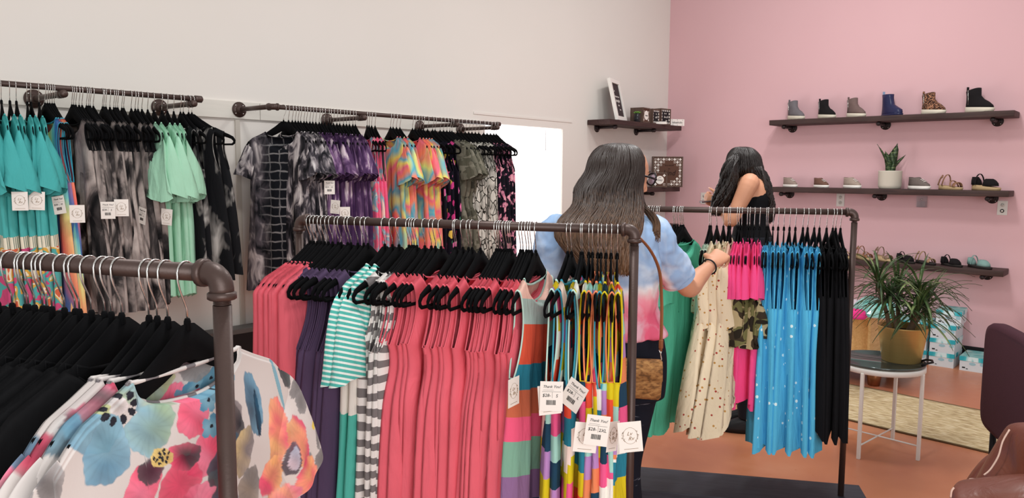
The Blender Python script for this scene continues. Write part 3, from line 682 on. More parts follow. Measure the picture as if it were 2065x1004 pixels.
# ------------------------------------------------------------------ hanger
OUT = [(0, -.078), (.013, -.079), (.028, -.090), (.05, -.107), (.10, -.139), (.15, -.163), (.19, -.180), (.213, -.192), (.2245, -.210), (.222, -.228), (.208, -.2375), (.10, -.2385), (0, -.2385)]
INN = [(0, -.134), (.013, -.135), (.030, -.144), (.05, -.154), (.10, -.173), (.15, -.188), (.184, -.198), (.203, -.205), (.213, -.216), (.2105, -.223), (.203, -.2275), (.10, -.2292), (0, -.2292)]
def zs(x): return interp(abs(x), OUT[:9])
def hanger_body():
    bm = BM(); full = lambda P: P + [(-x, z) for x, z in P[-2:0:-1]]
    o_, i_ = full(OUT), full(INN); n = len(o_); R = []
    for j in range(n):
        ox, oz = o_[j]; ix, iz = i_[j]; mx, mz = (ox + ix) / 2, (oz + iz) / 2
        R.append([V((ox, -.0017, oz)), V((ox, .0017, oz)), V((mx, .0030, mz)), V((ix, .0017, iz)), V((ix, -.0017, iz)), V((mx, -.0030, mz))])
    R.append(R[0]); rings(bm, R, True, False)
    bmesh.ops.remove_doubles(bm, verts=bm.verts, dist=1e-6)
    tube(bm, [(0, 0, -.088), (0, 0, -.074), (0, 0, -.070)], [.0055, .005, .0035], 8)
    return mesh_of(bm, 'hanger_body')
def hook_mesh():
    bm = BM(); P = [(0, 0, -.075), (0, 0, -.056), (-.003, 0, -.049), (-.013, 0, -.026), (-.0165, 0, -.014), (-.0172, 0, 0)]
    P += [(-.0166 * cos(a), 0, .0152 * sin(a)) for a in [pi * k / 8 for k in range(1, 8)]] + [(.0168, 0, -.002), (.0145, 0, -.012)]
    tube(bm, P, .00155, 6); return mesh_of(bm, 'hook')
HB, HK = hanger_body(), hook_mesh()
HB.materials.append(M['felt']); HK.materials.append(M['chrome'])

# ------------------------------------------------------------------ garments
def garment(seed, sh=.165, nk=.085, nd=.07, zu=-.36, wu=.2, wh=.25, L=.95, arm=.02, open_arm=True, T=.016, amp=.012, nf=3.5, hem=.012, corner=0.0, lean=0.0, leany=0.0, waist=None, nu=22, nv=38, backd=.35, trad=.0026, dense=False, opw=.009, p=.8):
    rnd = random.Random(seed); ph = rnd.random() * 6.28; ph2 = rnd.random() * 6.28; ph3 = rnd.random() * 6.28
    zsh = zs(sh) + .002
    up = .007 if not open_arm else .003
    zs_ = (lambda x: zs(x) + (0 if abs(x) < .19 else 0)) if open_arm else (lambda x: zs(min(abs(x), .19)) - (.0 if abs(x) < .19 else (abs(x) - .19) * .75 + ((abs(x) - .19) / .05) ** 2 * .012))
    zsh = zs_(sh) + up
    def W(z):
        if z >= zsh: return sh
        if z > zu:
            k = (zsh - z) / (zsh - zu)
            return sh + (wu - sh) * k * k - (arm * sin(pi * k ** .8) if open_arm else 0)
        k = (zu - z) / (zu + L); r = wu + (wh - wu) * k ** p
        if waist: r -= waist[1] * exp(-((z - waist[0]) / .07) ** 2)
        return r
    def pos(u, v, s):
        x0 = u * sh; zt = zs_(x0) + up
        if abs(x0) < nk:
            q = sqrt(max(0, 1 - (x0 / nk) ** 2)); d = (nd if s < 0 else nd * backd); zt = zs_(nk) + up - d * q ** .8
        zh = -L - corner * abs(u) ** 3 + corner * .4 + hem * sin(u * 5 + ph2) + .5 * hem * sin(u * 11 + ph)
        vv = v ** 1.25 if not dense else (v * .42 / .72 if v < .72 else .42 + (v - .72) / .28 * .58); z = zt * (1 - vv) + zh * vv
        x = u * W(z); dep = max(0.0, zs_(x0) - z)
        if z > zsh: dep = max(dep, 0)
        t = .0035 + T * sstep(dep / .16)
        edge = (1 - abs(u) ** 2.2) ** .5 if abs(u) < 1 else 0
        k = min(1, max(0, (zsh - z) / (zsh - zu)))
        op = (opw * sin(pi * k) ** .6 if (open_arm and 0 < k < 1) else 0) * abs(u) ** 3
        top = min(1, (dep + up * .6) / .006) if v > 0 else 0
        y = s * ((.0056 if not open_arm else .0048) * top + t * edge * top + op)
        a = amp * sstep((dep - .05) / .45)
        y += a * (sin(pi * nf * u + ph + 1.1 * sin(2.2 * z + ph2)) + .45 * sin(pi * nf * 2.3 * u + ph3 + 3 * z))
        x += a * .9 * sin(7 * u + 5 * z + ph2) * .6
        x += lean * sstep((dep - .02) / L) * dep; y += leany * sstep(dep / L) * dep
        z += .004 * sin(u * 9 + ph) * sstep(dep / .3)
        return V((x, y, z))
    bm = BM(); F = [[bm.verts.new(pos(-1 + 2 * i / nu, j / nv, -1)) for i in range(nu + 1)] for j in range(nv + 1)]
    B = [[bm.verts.new(pos(-1 + 2 * i / nu, j / nv, 1)) for i in range(nu + 1)] for j in range(nv + 1)]
    for j in range(nv):
        for i in range(nu):
            bm.faces.new((F[j][i], F[j][i + 1], F[j + 1][i + 1], F[j + 1][i])); bm.faces.new((B[j][i + 1], B[j][i], B[j + 1][i], B[j + 1][i + 1]))
        for i in (0, nu):
            z = (F[j][i].co.z + F[j + 1][i].co.z) / 2
            if (not open_arm) or z < zu: 
                try: bm.faces.new((F[j][i], F[j + 1][i], B[j + 1][i], B[j][i]) if i == 0 else (F[j + 1][i], F[j][i], B[j][i], B[j + 1][i]))
                except Exception: pass
    for i in range(nu):   # shoulder seams
        if abs(-1 + (2 * i + 1) / nu) * sh > nk: bm.faces.new((F[0][i + 1], F[0][i], B[0][i], B[0][i + 1]))
    trims = BM()
    if open_arm:
        for i in (0, nu):
            P = [F[j][i].co.copy() for j in range(nv + 1) if F[j][i].co.z > zu - .01]; Q = [B[j][i].co.copy() for j in range(nv + 1) if B[j][i].co.z > zu - .01]
            if len(P) > 3: tube(trims, P + Q[::-1], trad, 6, flat=1)
    ci = [i for i in range(nu + 1) if abs(-1 + 2 * i / nu) * sh <= nk + .006]
    P = [F[0][i].co.copy() for i in ci]; Q = [B[0][i].co.copy() for i in reversed(ci)]
    if len(P) > 2: tube(trims, P + Q + P[:1], .0036, 6)
    return mesh_of(bm, 'garment_body'), mesh_of(trims, 'binding')

def sleeve(seed, side, sh=.2, zc=None, hl0=.075, hl1=.07, length=.2, drop=65, th=.016, flut=.01, n=20, m=12, arm_t=.02):
    """flattened short sleeve hanging from the shoulder point"""
    rnd = random.Random(seed); ph = rnd.random() * 6; al = radians(drop)
    z0 = zs(sh) if zc is None else zc; bm = BM(); R = []
    for i in range(m + 1):
        k = i / m; hl = hl0 + (hl1 - hl0) * k; ak = radians(28) + (al - radians(28)) * sstep(k * 2.2 + .05)
        if i: e0 = e0 + V((cos(ak), 0, -sin(ak))) * (length / m)
        else: e0 = V((sh - .014, 0, z0 + .004))
        d = V((cos(ak), 0, -sin(ak))); q = V((-sin(ak), 0, -cos(ak))); c = e0 + q * hl * .98
        ring = []
        for j in range(n):
            t = 2 * pi * j / n; w = 1 - .55 * (1 - k) * (1 if cos(t) < 0 else 0)
            y = sin(t) * (.006 + (th - .006) * sstep(k * 1.5)) + flut * k * sin(3 * t + ph) + flut * .7 * k * sin(cos(t) * 7 + ph + 3 * k)
            pt_ = c - q * (cos(t) * hl) + d * (flut * .9 * k * sin(2 * t + ph)) + V((0, y, 0)); ring.append(V((pt_.x * side, pt_.y, pt_.z)))
        R.append(ring)
    rings(bm, R, True, False); 
    if side < 0: bmesh.ops.reverse_faces(bm, faces=bm.faces)
    return mesh_of(bm, 'sleeve')

def tag_front(M_):  # maker's side: wreath ring, script initials, line of small type
    bm = BM()
    for k in range(24):
        a, b = 2 * pi * k / 24, 2 * pi * (k + 1) / 24; tube(bm, [(.017 * cos(a), -.0006, .003 + .020 * sin(a)), (.017 * cos(b), -.0006, .003 + .020 * sin(b))], .00035, 4)
    rnd = random.Random(5)
    for s in (-1, 1):
        for k in range(13):
            a = (-.75 + 1.35 * k / 12); p = V((s * .0175 * cos(a), -.0007, .003 + .0205 * sin(a))); d = V((s * rnd.uniform(-.3, 1), 0, rnd.uniform(-.6, 1))).normalized() * .0045
            tube(bm, [p, p + d * .5, p + d], [.0004, .0013, .0002], 5, flat=.3)
    merge(bm, text_mesh('Lv', .013, .4), Matrix.Translation((-.002, -.0006, .008)) @ R90); merge(bm, text_mesh('Rv', .013, .4), Matrix.Translation((.001, -.0006, -.004)) @ R90)
    box(bm, (0, -.0006, -.029), (.034, .0003, .0010)); return mesh_of(bm, 'wreath_print', False)
def tag_back(size):
    bm = BM(); T_ = lambda b, s, x, z, sr=.35: merge(bm, text_mesh(b, s, sr), Matrix.Translation((x, -.0006, z)) @ R90)
    T_('Thank You!', .0092, 0, .024); box(bm, (0, -.0006, .0115), (.046, .0003, .0005)); box(bm, (.002, -.0006, .0035), (.0005, .0003, .015)); box(bm, (-.008, -.0006, .0155), (.026, .0003, .0004))
    T_('$28-', .011, -.012, .002, .15); T_(size, .011, .013, .001, .15)
    rnd = random.Random(3); x = -.012
    while x < .010:
        w_ = rnd.choice((.0005, .0009, .0014)); box(bm, (x, -.0006, -.0155), (w_, .0003, .012)); x += w_ + rnd.choice((.0006, .001))
    return mesh_of(bm, 'price_print', False)
TAGW, TAGH = .056, .074
def tag_card():
    bm = BM(); box(bm, (0, 0, 0), (TAGW, .0007, TAGH)); lathe(bm, [(.0013, -.0006), (.0013, .0006)], 8, (0, 0, .031), 'Y'); return mesh_of(bm, 'tag_card', False)
TC = tag_card(); TC.materials.append(M['card']); TF = tag_front(M); TF.materials.append(M['ink_brown'])
TB = {}
def put_tag(parent, loc, rz=0.0, back=None, tilt=0.0, sc=1.0):
    t = obj('price_tag', TC, None, parent); t.location = loc; t.rotation_euler = (0, tilt, rz); t.scale = (sc * 1.04,) * 3
    if back:
        if back not in TB: TB[back] = tag_back(back); TB[back].materials.append(M['ink'])
        p_ = obj('price_print', TB[back], None, t)
    else: p_ = obj('wreath_print', TF, None, t)
    return t

SPEC = {
 'tank': dict(g=dict()), 'dolman': dict(g=dict(sh=.205, nk=.09, zu=-.42, wu=.235, wh=.26, open_arm=False, T=.024, amp=.012, L=1.15, nf=3)),
}
PROTO = {}
def proto(key, kind, mat, trim=None, slv=None, smat=None, variants=3, **gk):
    out = []
    for s in range(variants):
        b, t = garment(s * 7 + len(PROTO) * 13 + 1, **gk); b.materials.append(M[mat]); tt_ = trim[s % len(trim)] if isinstance(trim, (list, tuple)) else trim; t.materials.append(M[tt_ or mat]); sl = []
        for q_, (sv_, sm_) in enumerate(slv if isinstance(slv, list) else ([(slv, smat)] if slv else [])):
            for sd in (-1, 1):
                m_ = sleeve(s * 5 + sd + 9 + q_, sd, **sv_); m_.materials.append(M[sm_ or mat]); sl.append(m_)
        out.append((b, t, sl))
    PROTO[key] = (kind, out)
ORD = 'first second third fourth fifth sixth seventh eighth ninth tenth eleventh twelfth thirteenth fourteenth fifteenth sixteenth seventeenth eighteenth nineteenth twentieth'.split()
def ordn(i):
    if i < 20: return ORD[i]
    return 'twenty-' + ORD[i - 20]
DEC = {}
def run(rail, items, key, th, desc, where, group, spread=None, tags=(), cat=None, jitter=2.0, seed=1, names=None, flip=None, zoff=0.0):
    """hang one kind of garment on consecutive hangers of a rail; items = distances along the rail"""
    rnd = random.Random(seed); kind, prot = PROTO[key]; N = len(items); a = radians(rail['a']); u = V((cos(a), sin(a), 0)); made = []
    for i, s in enumerate(items):
        t = th if not isinstance(th, (tuple, list)) else th[0] + (th[1] - th[0]) * i / max(1, N - 1)
        t += rnd.uniform(-jitter, jitter); p = rail['e'] + u * s; tr_ = radians(t)
        nrm = V((-sin(tr_), cos(tr_), 0)); toeye = (EYE - p); rz = tr_
        # fronts face the aisle, or follow the rest of the rail
        fl = (flip if flip is not None else (nrm.dot(toeye) > 0))
        if fl: rz = tr_ + pi
        word = (ordn(i) + ' from the left of ' + str(N)) if N > 1 else ''
        if names: lb = names[i]
        else: lb = desc + ' ' + where + (', ' + ordn(i) + ' of them from the left' if N > 1 else '')
        h = empty('clothes_hanger', p, rz, cat='hanger', group='black velvet hangers ' + rail_name[id(rail)])
        hl = 'black hanger of the ' + (ordn(i) + ' ' if N > 1 else '') + desc + ' ' + where
        if names: hl = 'black hanger holding the ' + names[i]
        ws = hl.split()
        if len(ws) > 16: ws = [w_ for w_ in ws if w_ not in ('pipe', 'sleeveless')][:16]
        h['label'] = ' '.join(ws)
        obj('body', HB, None, h); hk = obj('hook', HK, None, h)
        if fl: hk.scale = (-1, 1, 1)
        g_ = empty(kind, p + V((0, 0, zoff)), rz, cat=cat or kind.replace('_', ' '), group=group, label=' '.join(lb.split()[:16]))
        b, tm, sl = prot[rnd.randrange(len(prot))]
        obj('fabric', b, None, g_); obj('binding', tm, None, g_)
        for m_ in sl: obj('sleeve', m_, None, g_)
        g_['_n'] = i; made.append((h, g_))
        del g_['_n']
    return made
rail_name = {id(R1): 'on the nearest rack', id(R2): 'on the middle rack', id(R3): 'on the far rack', id(W1): 'on the left wall rail', id(W2): 'on the right wall rail'}
import numpy as np
# ------------------------------------------------------------------ what hangs where
# distances along each rail, measured from its right end
D2 = [-1.098, -1.085, -1.072, -1.056, -1.043, -1.028, -1.012, -.991, -.979, -.954, -.942, -.916, -.894, -.878, -.816, -.788, -.764, -.728, -.718, -.71, -.7, -.672, -.649, -.635, -.615, -.567, -.561, -.54, -.521, -.509, -.481, -.428, -.42, -.413, -.403, -.393, -.386, -.379, -.349, -.341, -.33, -.322, -.314, -.306]
D2 = [d - .0 for d in D2]
MR = 'on the middle pipe rack'
proto('coralA', 'draped_top', 'coral', sh=.232, nk=.09, nd=.05, zu=-.45, wu=.240, wh=.26, open_arm=False, T=.024, amp=.018, L=1.15, nf=3)
proto('plum', 'tank_dress', 'purple', opw=.004, trad=.0022, sh=.160, nk=.108, zu=-.40, wu=.20, wh=.25, L=.86, corner=.06, T=.016, amp=.013)
proto('tealstripe', 'raglan_tee', 'whiteteal', sh=.205, nk=.09, nd=.06, open_arm=False, zu=-.40, wu=.215, wh=.24, L=.86, T=.022, amp=.012, slv=dict(sh=.208, length=.30, hl0=.085, hl1=.10, drop=78, th=.03, flut=.022), smat='tealstripe')
proto('grey', 'tank_dress', 'stripe', sh=.165, nk=.108, zu=-.38, wu=.20, wh=.24, L=.90, T=.018, amp=.012)
proto('coralB', 'tank_dress', 'coral', opw=.003, trad=.0022, sh=.165, nk=.108, nd=.08, zu=-.36, wu=.195, wh=.25, L=1.15, T=.014, amp=.018, waist=(-.42, .02), nf=4)
proto('wide', 'tank_dress', 'wide', 'white_mint', variants=1, sh=.172, nk=.112, nd=.085, zu=-.42, wu=.205, wh=.27, L=1.2, T=.022, amp=.012, nf=4, nu=40, nv=60)
proto('bold', 'tank_dress', 'bold', ['t_yellow', 't_blue', 't_pink', 't_orange', 'white_mint', 't_blue'], variants=6, trad=.0026, sh=.155, nk=.108, zu=-.42, wu=.19, wh=.235, L=1.2, T=.014, amp=.014)
proto('bold2', 'tank_dress', 'bold2', ['white_mint', 't_blue', 'white_mint'], trad=.0028, sh=.155, nk=.108, zu=-.44, wu=.19, wh=.235, L=1.2, T=.012, amp=.012)
run(R2, D2[0:6], 'coralA', (8, 12), 'coral draped top', MR, 'coral draped tops at the left of the middle rack')
run(R2, D2[6:14], 'plum', (10, 12), 'plum purple sleeveless dress', MR, 'plum dresses on the middle rack')
run(R2, D2[14:16], 'tealstripe', 13, 'white and teal tee with fine striped sleeves', MR, 'teal striped tees', cat='tee')
run(R2, D2[16:20], 'grey', (12, 14), 'grey and white striped sleeveless dress', MR, 'striped dresses on the middle rack')
run(R2, D2[20:43], 'coralB', (14, 21), 'coral sleeveless dress', MR, 'coral sleeveless dresses on the middle rack')
wd = run(R2, [-.300], 'wide', 22, 'sleeveless dress in wide coral, blue and grey stripes', 'facing the aisle', None, jitter=0)
lf = run(R2, [-.2, -.188, -.159, -.154], 'bold2', (22, 26), 'colour block sleeveless dress with pale bindings', 'before the right post', 'colour block dresses')
rt = run(R2, [-.135, -.124, -.108, -.098, -.083, -.068, -.050], 'bold', (32, 35), 'bold colour block sleeveless dress', 'nearest right post of the middle rack', 'bold colour block dresses', jitter=1)
# swing tags on the colour block dresses
def hang_tag(made, px, py, depth, back=None, tilt=0.0, rz=None, sc=1.0):
    g_ = made[1]; wp = at(px, py, depth); bpy.context.view_layer.update()
    Mi = g_.matrix_world.inverted(); lp_ = Mi @ wp
    rzz = (AZ - pi / 2 + (rz or 0)) - g_.rotation_euler.z
    return put_tag(g_, lp_, rzz, back, tilt, sc)
hang_tag(lf[1], 1108, 806, 1.965, None, radians(-4), radians(10)); hang_tag(lf[0], 1112, 799, 1.95, 'S', radians(1), 0)
hang_tag(lf[3], 1157, 797, 1.96, 'L', radians(28), radians(-35))
hang_tag(rt[0], 1181, 882, 1.93, None, radians(5), 0); hang_tag(rt[1], 1204, 868, 1.90, '2XL', radians(7), 0); hang_tag(rt[5], 1236, 880, 1.98, None, radians(12), radians(55)); hang_tag(rt[6], 1271, 881, 1.90, None, radians(-6), 0)
hang_tag(wd[0], 1036, 790, 2.05, None, 0, radians(60))

# nearest rack: black knits, then the floral tees
D1 = [-.56, -.54, -.521, -.488, -.46, -.427, -.396, -.39, -.376, -.358, -.35, -.338, -.311, -.288, -.279, -.254, -.227, -.213, -.192]
NR = 'on the nearest rack'
proto('blk', 'knit_top', 'blacklace', sh=.235, nk=.09, nd=.06, open_arm=False, zu=-.40, wu=.25, wh=.255, L=.72, T=.018, amp=.008, slv=dict(sh=.234, length=.42, hl0=.085, hl1=.06, drop=76, th=.022, flut=.008))
run(R1, D1, 'blk', (30, 22), 'black textured knit top', NR, 'black knit tops on the nearest rack', cat='top')

PR_W, PR_G1, PR_G2 = (208, 200, 196), (126, 122, 122), (62, 60, 64)
def paint_floral(seed, front=False):
    """colour of the printed fabric as a function of width x and height z (the print itself)"""
    rnd = random.Random(seed); F_ = []
    def petal(cx, cz, rx, rz_, ang, c1, c2, edge=None, soft=.0): F_.append((cx, cz, rx, rz_, radians(ang), c1, c2, edge))
    PK, PKL, BL, BLL, YL, DK, TL, OR = (222, 60, 100), (238, 120, 150), (88, 140, 168), (130, 176, 196), (196, 200, 140), (44, 44, 52), (44, 84, 110), (238, 170, 110)
    if front:
        petal(-.060, -.158, .052, .030, 10, BLL, YL); petal(-.185, -.178, .05, .03, -30, BL, BLL); petal(-.165, -.215, .045, .035, 70, BL, BLL); petal(-.095, -.205, .042, .034, 20, BLL, (150, 180, 150)); petal(-.13, -.150, .04, .016, 15, YL, BLL)
        petal(-.018, -.205, .040, .030, 60, PK, PKL); petal(.00, -.275, .038, .034, 0, PKL, PK); petal(-.055, -.30, .045, .038, 20, PK, PK); petal(-.125, -.285, .045, .026, 50, PKL, PK); petal(-.045, -.262, .035, .02, -20, PK, DK); petal(-.09, -.36, .05, .045, 0, PKL, PK); petal(-.02, -.35, .04, .04, 30, PK, PKL)
        petal(-.140, -.162, .014, .012, 0, (235, 225, 225), (235, 225, 225))
        for k in range(9): petal(-.14 + .024 * cos(k * .7), -.164 + .017 * sin(k * .7), .007, .005, k * 40, DK, DK)
        petal(-.105, -.262, .022, .018, 0, DK, (80, 40, 60)); petal(-.085, -.250, .020, .013, -20, (220, 190, 110), (220, 190, 110))
        for k in range(12): petal(-.085 + .016 * cos(k * 2.4) * (k / 12) ** .5, -.250 + .010 * sin(k * 2.4) * (k / 12) ** .5, .003, .002, k * 50, DK, DK)
        for cx, cz in ((.012, -.195), (.038, -.185), (.012, -.235), (.065, -.178)):
            for k in range(5): petal(cx + .013 * cos(k * 1.257), cz + .010 * sin(k * 1.257), .010, .008, k * 72, BLL, BL)
            petal(cx, cz, .004, .003, 0, DK, DK)
        petal(.055, -.235, .035, .036, 0, (60, 52, 60), (120, 110, 112)); petal(.075, -.25, .016, .03, 10, (110, 96, 96), DK); petal(.04, -.30, .045, .032, 35, DK, TL); petal(.085, -.30, .028, .04, -25, (205, 180, 130), (120, 110, 110)); petal(.03, -.365, .04, .035, 60, TL, DK); petal(.10, -.37, .03, .04, 10, (150, 135, 120), PR_G1)
        petal(.03, -.155, .035, .020, -15, PR_G1, (150, 148, 148)); petal(.128, -.235, .022, .055, 5, TL, BL); petal(.135, -.255, .007, .04, 0, DK, TL)
        petal(.190, -.300, .030, .060, -5, OR, PK); petal(.165, -.375, .036, .034, 20, PK, OR); petal(.245, -.34, .032, .055, 20, OR, PK); petal(.265, -.41, .040, .036, -30, PK, OR); petal(.19, -.44, .05, .04, 10, OR, PKL)
        petal(.218, -.362, .022, .030, 0, DK, (90, 70, 90)); petal(.222, -.362, .014, .022, 0, (200, 180, 190), (150, 160, 180))
        petal(.235, -.200, .020, .04, 10, DK, (60, 70, 70)); petal(.205, -.215, .005, .065, 18, (130, 170, 180), BLL)
        petal(.32, -.30, .016, .035, 20, PR_G2, (40, 44, 48)); petal(.325, -.36, .016, .02, -20, PR_G1, (160, 158, 156)); petal(.31, -.33, .01, .008, 0, (226, 200, 90), (226, 200, 90))
        petal(-.245, -.225, .018, .03, 0, PR_G1, (150, 146, 146)); petal(-.24, -.27, .014, .02, 20, PR_G2, PR_G1); petal(-.275, -.30, .018, .03, -10, PR_G1, (160, 156, 156))
        rnd2 = random.Random(8)
        for k in range(34): petal(rnd2.choice((-1, 1)) * rnd2.uniform(.24, .36), rnd2.uniform(-.45, -.20), rnd2.uniform(.012, .028), rnd2.uniform(.015, .03), rnd2.uniform(0, 180), rnd2.choice((PR_G1, PR_G1, PR_G2, (150, 146, 148), BL)), PR_G1)
        F_[:] = F_[-34:] + F_[:-34]
        for k in range(30): petal(rnd2.uniform(-.3, .3), rnd2.uniform(-.75, -.44), rnd2.uniform(.02, .05), rnd2.uniform(.02, .05), rnd2.uniform(0, 180), rnd2.choice((PK, BL, PR_G1, DK, OR)), rnd2.choice((PKL, BLL, PR_G2, TL)))
    else:
        for k in range(150):
            c = rnd.choice((PR_G1, PR_G2, PR_G1, (150, 146, 148), PK, (130, 90, 110), BL, DK)); petal(rnd.uniform(-.33, .33), rnd.uniform(-.75, -.10), rnd.uniform(.018, .042), rnd.uniform(.018, .042), rnd.uniform(0, 180), c, rnd.choice((c, PR_G1, PKL, BLL)))
    lin = lambda c: np.array([srgb(c)[i] for i in range(3)])
    def col(co):
        x, z = co[:, 0], co[:, 2]
        nz = lambda f, a, b: (np.sin(x * f + a + 1.7 * np.sin(z * f * .8 + b)) + np.sin(z * f * 1.13 + b + 1.5 * np.sin(x * f * .7 + a)) + .5 * np.sin((x + z) * f * 2.3 + a * b)) / 2.5
        C_ = np.tile(lin(PR_W), (len(x), 1)); line = lin((110, 102, 108))
        for cx, cz, rx, rz_, e, c1, c2, h in F_:
            m = (np.abs(x - cx) < .1) & (np.abs(z - cz) < .1)
            if not m.any(): continue
            dx, dz = x[m] - cx, z[m] - cz; ca, sa = cos(e), sin(e); p_, q_ = (dx * ca + dz * sa) / rx, (-dx * sa + dz * ca) / rz_
            A = np.arctan2(q_, p_); r = np.sqrt(p_ ** 2 + q_ ** 2) * (1 + .07 * np.sin(A * 3 + cx * 90) + .045 * np.sin(A * 7 + cz * 120) + .02 * np.sin(A * 17 + cx * 40)); big = rx > .012
            k = np.clip(.5 + .45 * p_ + .45 * nz(70, cx * 80, cz * 60)[m], 0, 1)[:, None]; c = lin(c1) * (1 - k) + lin(c2) * k
            if big:
                vein = np.clip(1 - .10 * (np.abs(np.sin(A * 8 + 1.3 * nz(60, 1, 2)[m])) ** 8) * np.clip(r * 2, 0, 1), 0, 1)[:, None]; wash = np.clip(1.0 - .22 * (1 - r) + .28 * nz(52, cz * 50, cx * 70)[m] + .06 * nz(210, 3, 4)[m], .5, 1.3)[:, None]; c = np.clip(c * vein * wash + .05 * (r[:, None] ** 2), 0, 1)
                ed = np.clip((r - .94) / .06, 0, 1)[:, None] * .35; c = c * (1 - ed) + line * ed
            al = np.clip((1.0 - r) / .035, 0, 1)[:, None] * (.93 if big else 1.0)
            C_[m] = C_[m] * (1 - al) + c * al
        return C_
    return col
g = G('painted_flower_print', .9, 0, .12); at_ = g.n('ShaderNodeAttribute', attribute_name='print'); g.link(at_.outputs['Color'], g.b.inputs['Base Color']); g.bump(g.noise(g.coords((1, 1, .4)), 300, 2), .1, .001); M['flowerprint'] = g.m
def paint(me, fn):
    ca = me.color_attributes.new('print', 'FLOAT_COLOR', 'POINT'); n = len(me.vertices)
    co = np.empty(n * 3, dtype=np.float32); me.vertices.foreach_get('co', co); c = fn(co.reshape(-1, 3).astype(float))
    ca.data.foreach_set('color', np.hstack([c, np.ones((n, 1))]).astype(np.float32).ravel())
def floral_tee(s, th, label, seed, front=False):
    hname = {31: 'hindmost flowered tee on the nearest rack', 32: 'third flowered tee behind the nearest post', 33: 'grey leaf print tee behind the big flowered one', 34: 'frontmost tee with large blue and pink flowers'}[seed]
    a = radians(R1['a']); p = R1['e'] + V((cos(a), sin(a), 0)) * s; rz = radians(th)
    h = empty('clothes_hanger', p, rz, cat='hanger', group='black velvet hangers on the nearest rack', label='black hanger inside the ' + hname); obj('body', HB, None, h); obj('hook', HK, None, h)
    t = empty('floral_tee', p, rz, cat='tee', label=label, group='floral print tees on the nearest rack')
    b, tm = garment(seed, sh=.240, nk=.112, nd=.050, zu=-.40, wu=.265, wh=.275, L=.70, open_arm=False, T=.018, amp=.007 if front else .008, nf=2.2, nu=330 if front else 110, nv=230 if front else 90, backd=.1, dense=True, trad=.0055)
    fn = paint_floral(seed, front); paint(b, fn); b.materials.append(M['flowerprint']); obj('fabric', b, None, t)
    paint(tm, lambda co: np.where((np.sin(co[:, 0] * 46) + np.sin(co[:, 0] * 97 + 2) < .55)[:, None], np.array(srgb('d6cfcb')[:3]), np.array(srgb('7c7678')[:3]))); tm.materials.append(M['flowerprint']); obj('neckband', tm, None, t)
    for sd in (-1, 1):
        m_ = sleeve(seed + sd, sd, sh=.243, length=.22, hl0=.095, hl1=.088, drop=62, th=.026, flut=.006, n=150 if front else 50, m=120 if front else 40); paint(m_, fn); m_.materials.append(M['flowerprint']); obj('sleeve', m_, None, t)
for s, th, lb, sd, fr_ in ((-.138, 26, 'grey and pink flowered tee, fourth behind the nearest post, mostly hidden', 31, False), (-.122, 25, 'pale tee with grey and pink flowers, third behind the nearest post', 32, False), (-.102, 25, 'pale tee with grey leaf print just behind the big flowered tee', 33, False), (-.065, 23, 'white tee with large blue and pink painted flowers behind the nearest post', 34, True)):
    floral_tee(s, th, lb, sd, fr_)

# left wall rail
LW = 'on the left wall rail'
D = [-.896, -.864, -.839, -.797, -.782, -.75, -.726, -.716, -.707, -.697, -.688, -.615, -.607, -.598, -.584, -.571, -.552, -.543, -.536, -.522, -.481, -.475, -.466, -.448, -.43, -.421, -.412, -.393, -.384, -.349, -.33, -.317, -.298, -.276, -.253, -.223, -.18, -.169, -.139, -.111, -.094, -.08, -.052, -.041]
proto('tealdr', 'print_skirt_dress', 'tealprint', sh=.205, nk=.108, open_arm=False, zu=-.40, wu=.205, wh=.23, L=.98, T=.018, amp=.012, slv=dict(sh=.208, length=.29, hl0=.078, hl1=.062, drop=80, th=.035, flut=.026), smat='teal')
proto('sunset', 'tank_dress', 'sunset', 't_blue', trad=.0016, sh=.155, nk=.108, zu=-.42, wu=.19, wh=.24, L=1.0, T=.014, amp=.012)
proto('marble', 'sleeveless_dress', 'marble', 'blackc', opw=.004, sh=.150, nk=.108, zu=-.28, wu=.18, wh=.24, L=1.02, T=.017, amp=.018, arm=.004, nf=5)
proto('mint', 'ruffle_sleeve_dress', 'mint', sh=.205, nk=.108, open_arm=False, zu=-.40, wu=.20, wh=.23, L=.98, T=.020, amp=.012, slv=dict(sh=.208, length=.33, hl0=.085, hl1=.058, drop=82, th=.042, flut=.030))
proto('blackm', 'sleeveless_dress', 'blackmark', sh=.165, nk=.108, zu=-.36, wu=.185, wh=.25, L=.92, T=.014, amp=.010, arm=.008)
tl = run(W1, [-.93] + D[0:6], 'tealdr', (80, 78), 'teal dress with printed skirt', LW, 'teal dresses on the wall rail', cat='dress')
sn = run(W1, D[6:11], 'sunset', (94, 90), 'sunset coloured tank dress', LW, 'sunset dresses on the wall rail', cat='dress')
mb = run(W1, D[11:33], 'marble', (93, 84), 'charcoal marbled sleeveless dress', LW, 'charcoal dresses on the wall rail', cat='dress')
mt = run(W1, [-.27, -.24, -.20, -.172, -.14], 'mint', (84, 80), 'pale mint dress with ruffled sleeves', LW, 'mint dresses on the wall rail', cat='dress')
run(W1, [-.105, -.09], 'blackm', (86, 92), 'black dress with grey flecks', 'behind the mint ones', 'black flecked dresses on the wall rail', cat='dress')
run(W1, [-.062, -.045], 'blackm', (112, 130), 'black flecked dress', 'turned outwards at the end of the left wall rail', 'black flecked dresses on the wall rail', cat='dress')
def side_tag(made, dx, z, back=None, rz=0.0, tilt=0.0):
    g_ = made[1]; p = V(g_.location) + V((dx[0], dx[1], z)); Mi = Matrix.Translation(g_.location) @ Matrix.Rotation(g_.rotation_euler.z, 4, 'Z')
    put_tag(g_, Mi.inverted() @ p, -g_.rotation_euler.z - pi / 2 + radians(60) + rz, back, tilt)
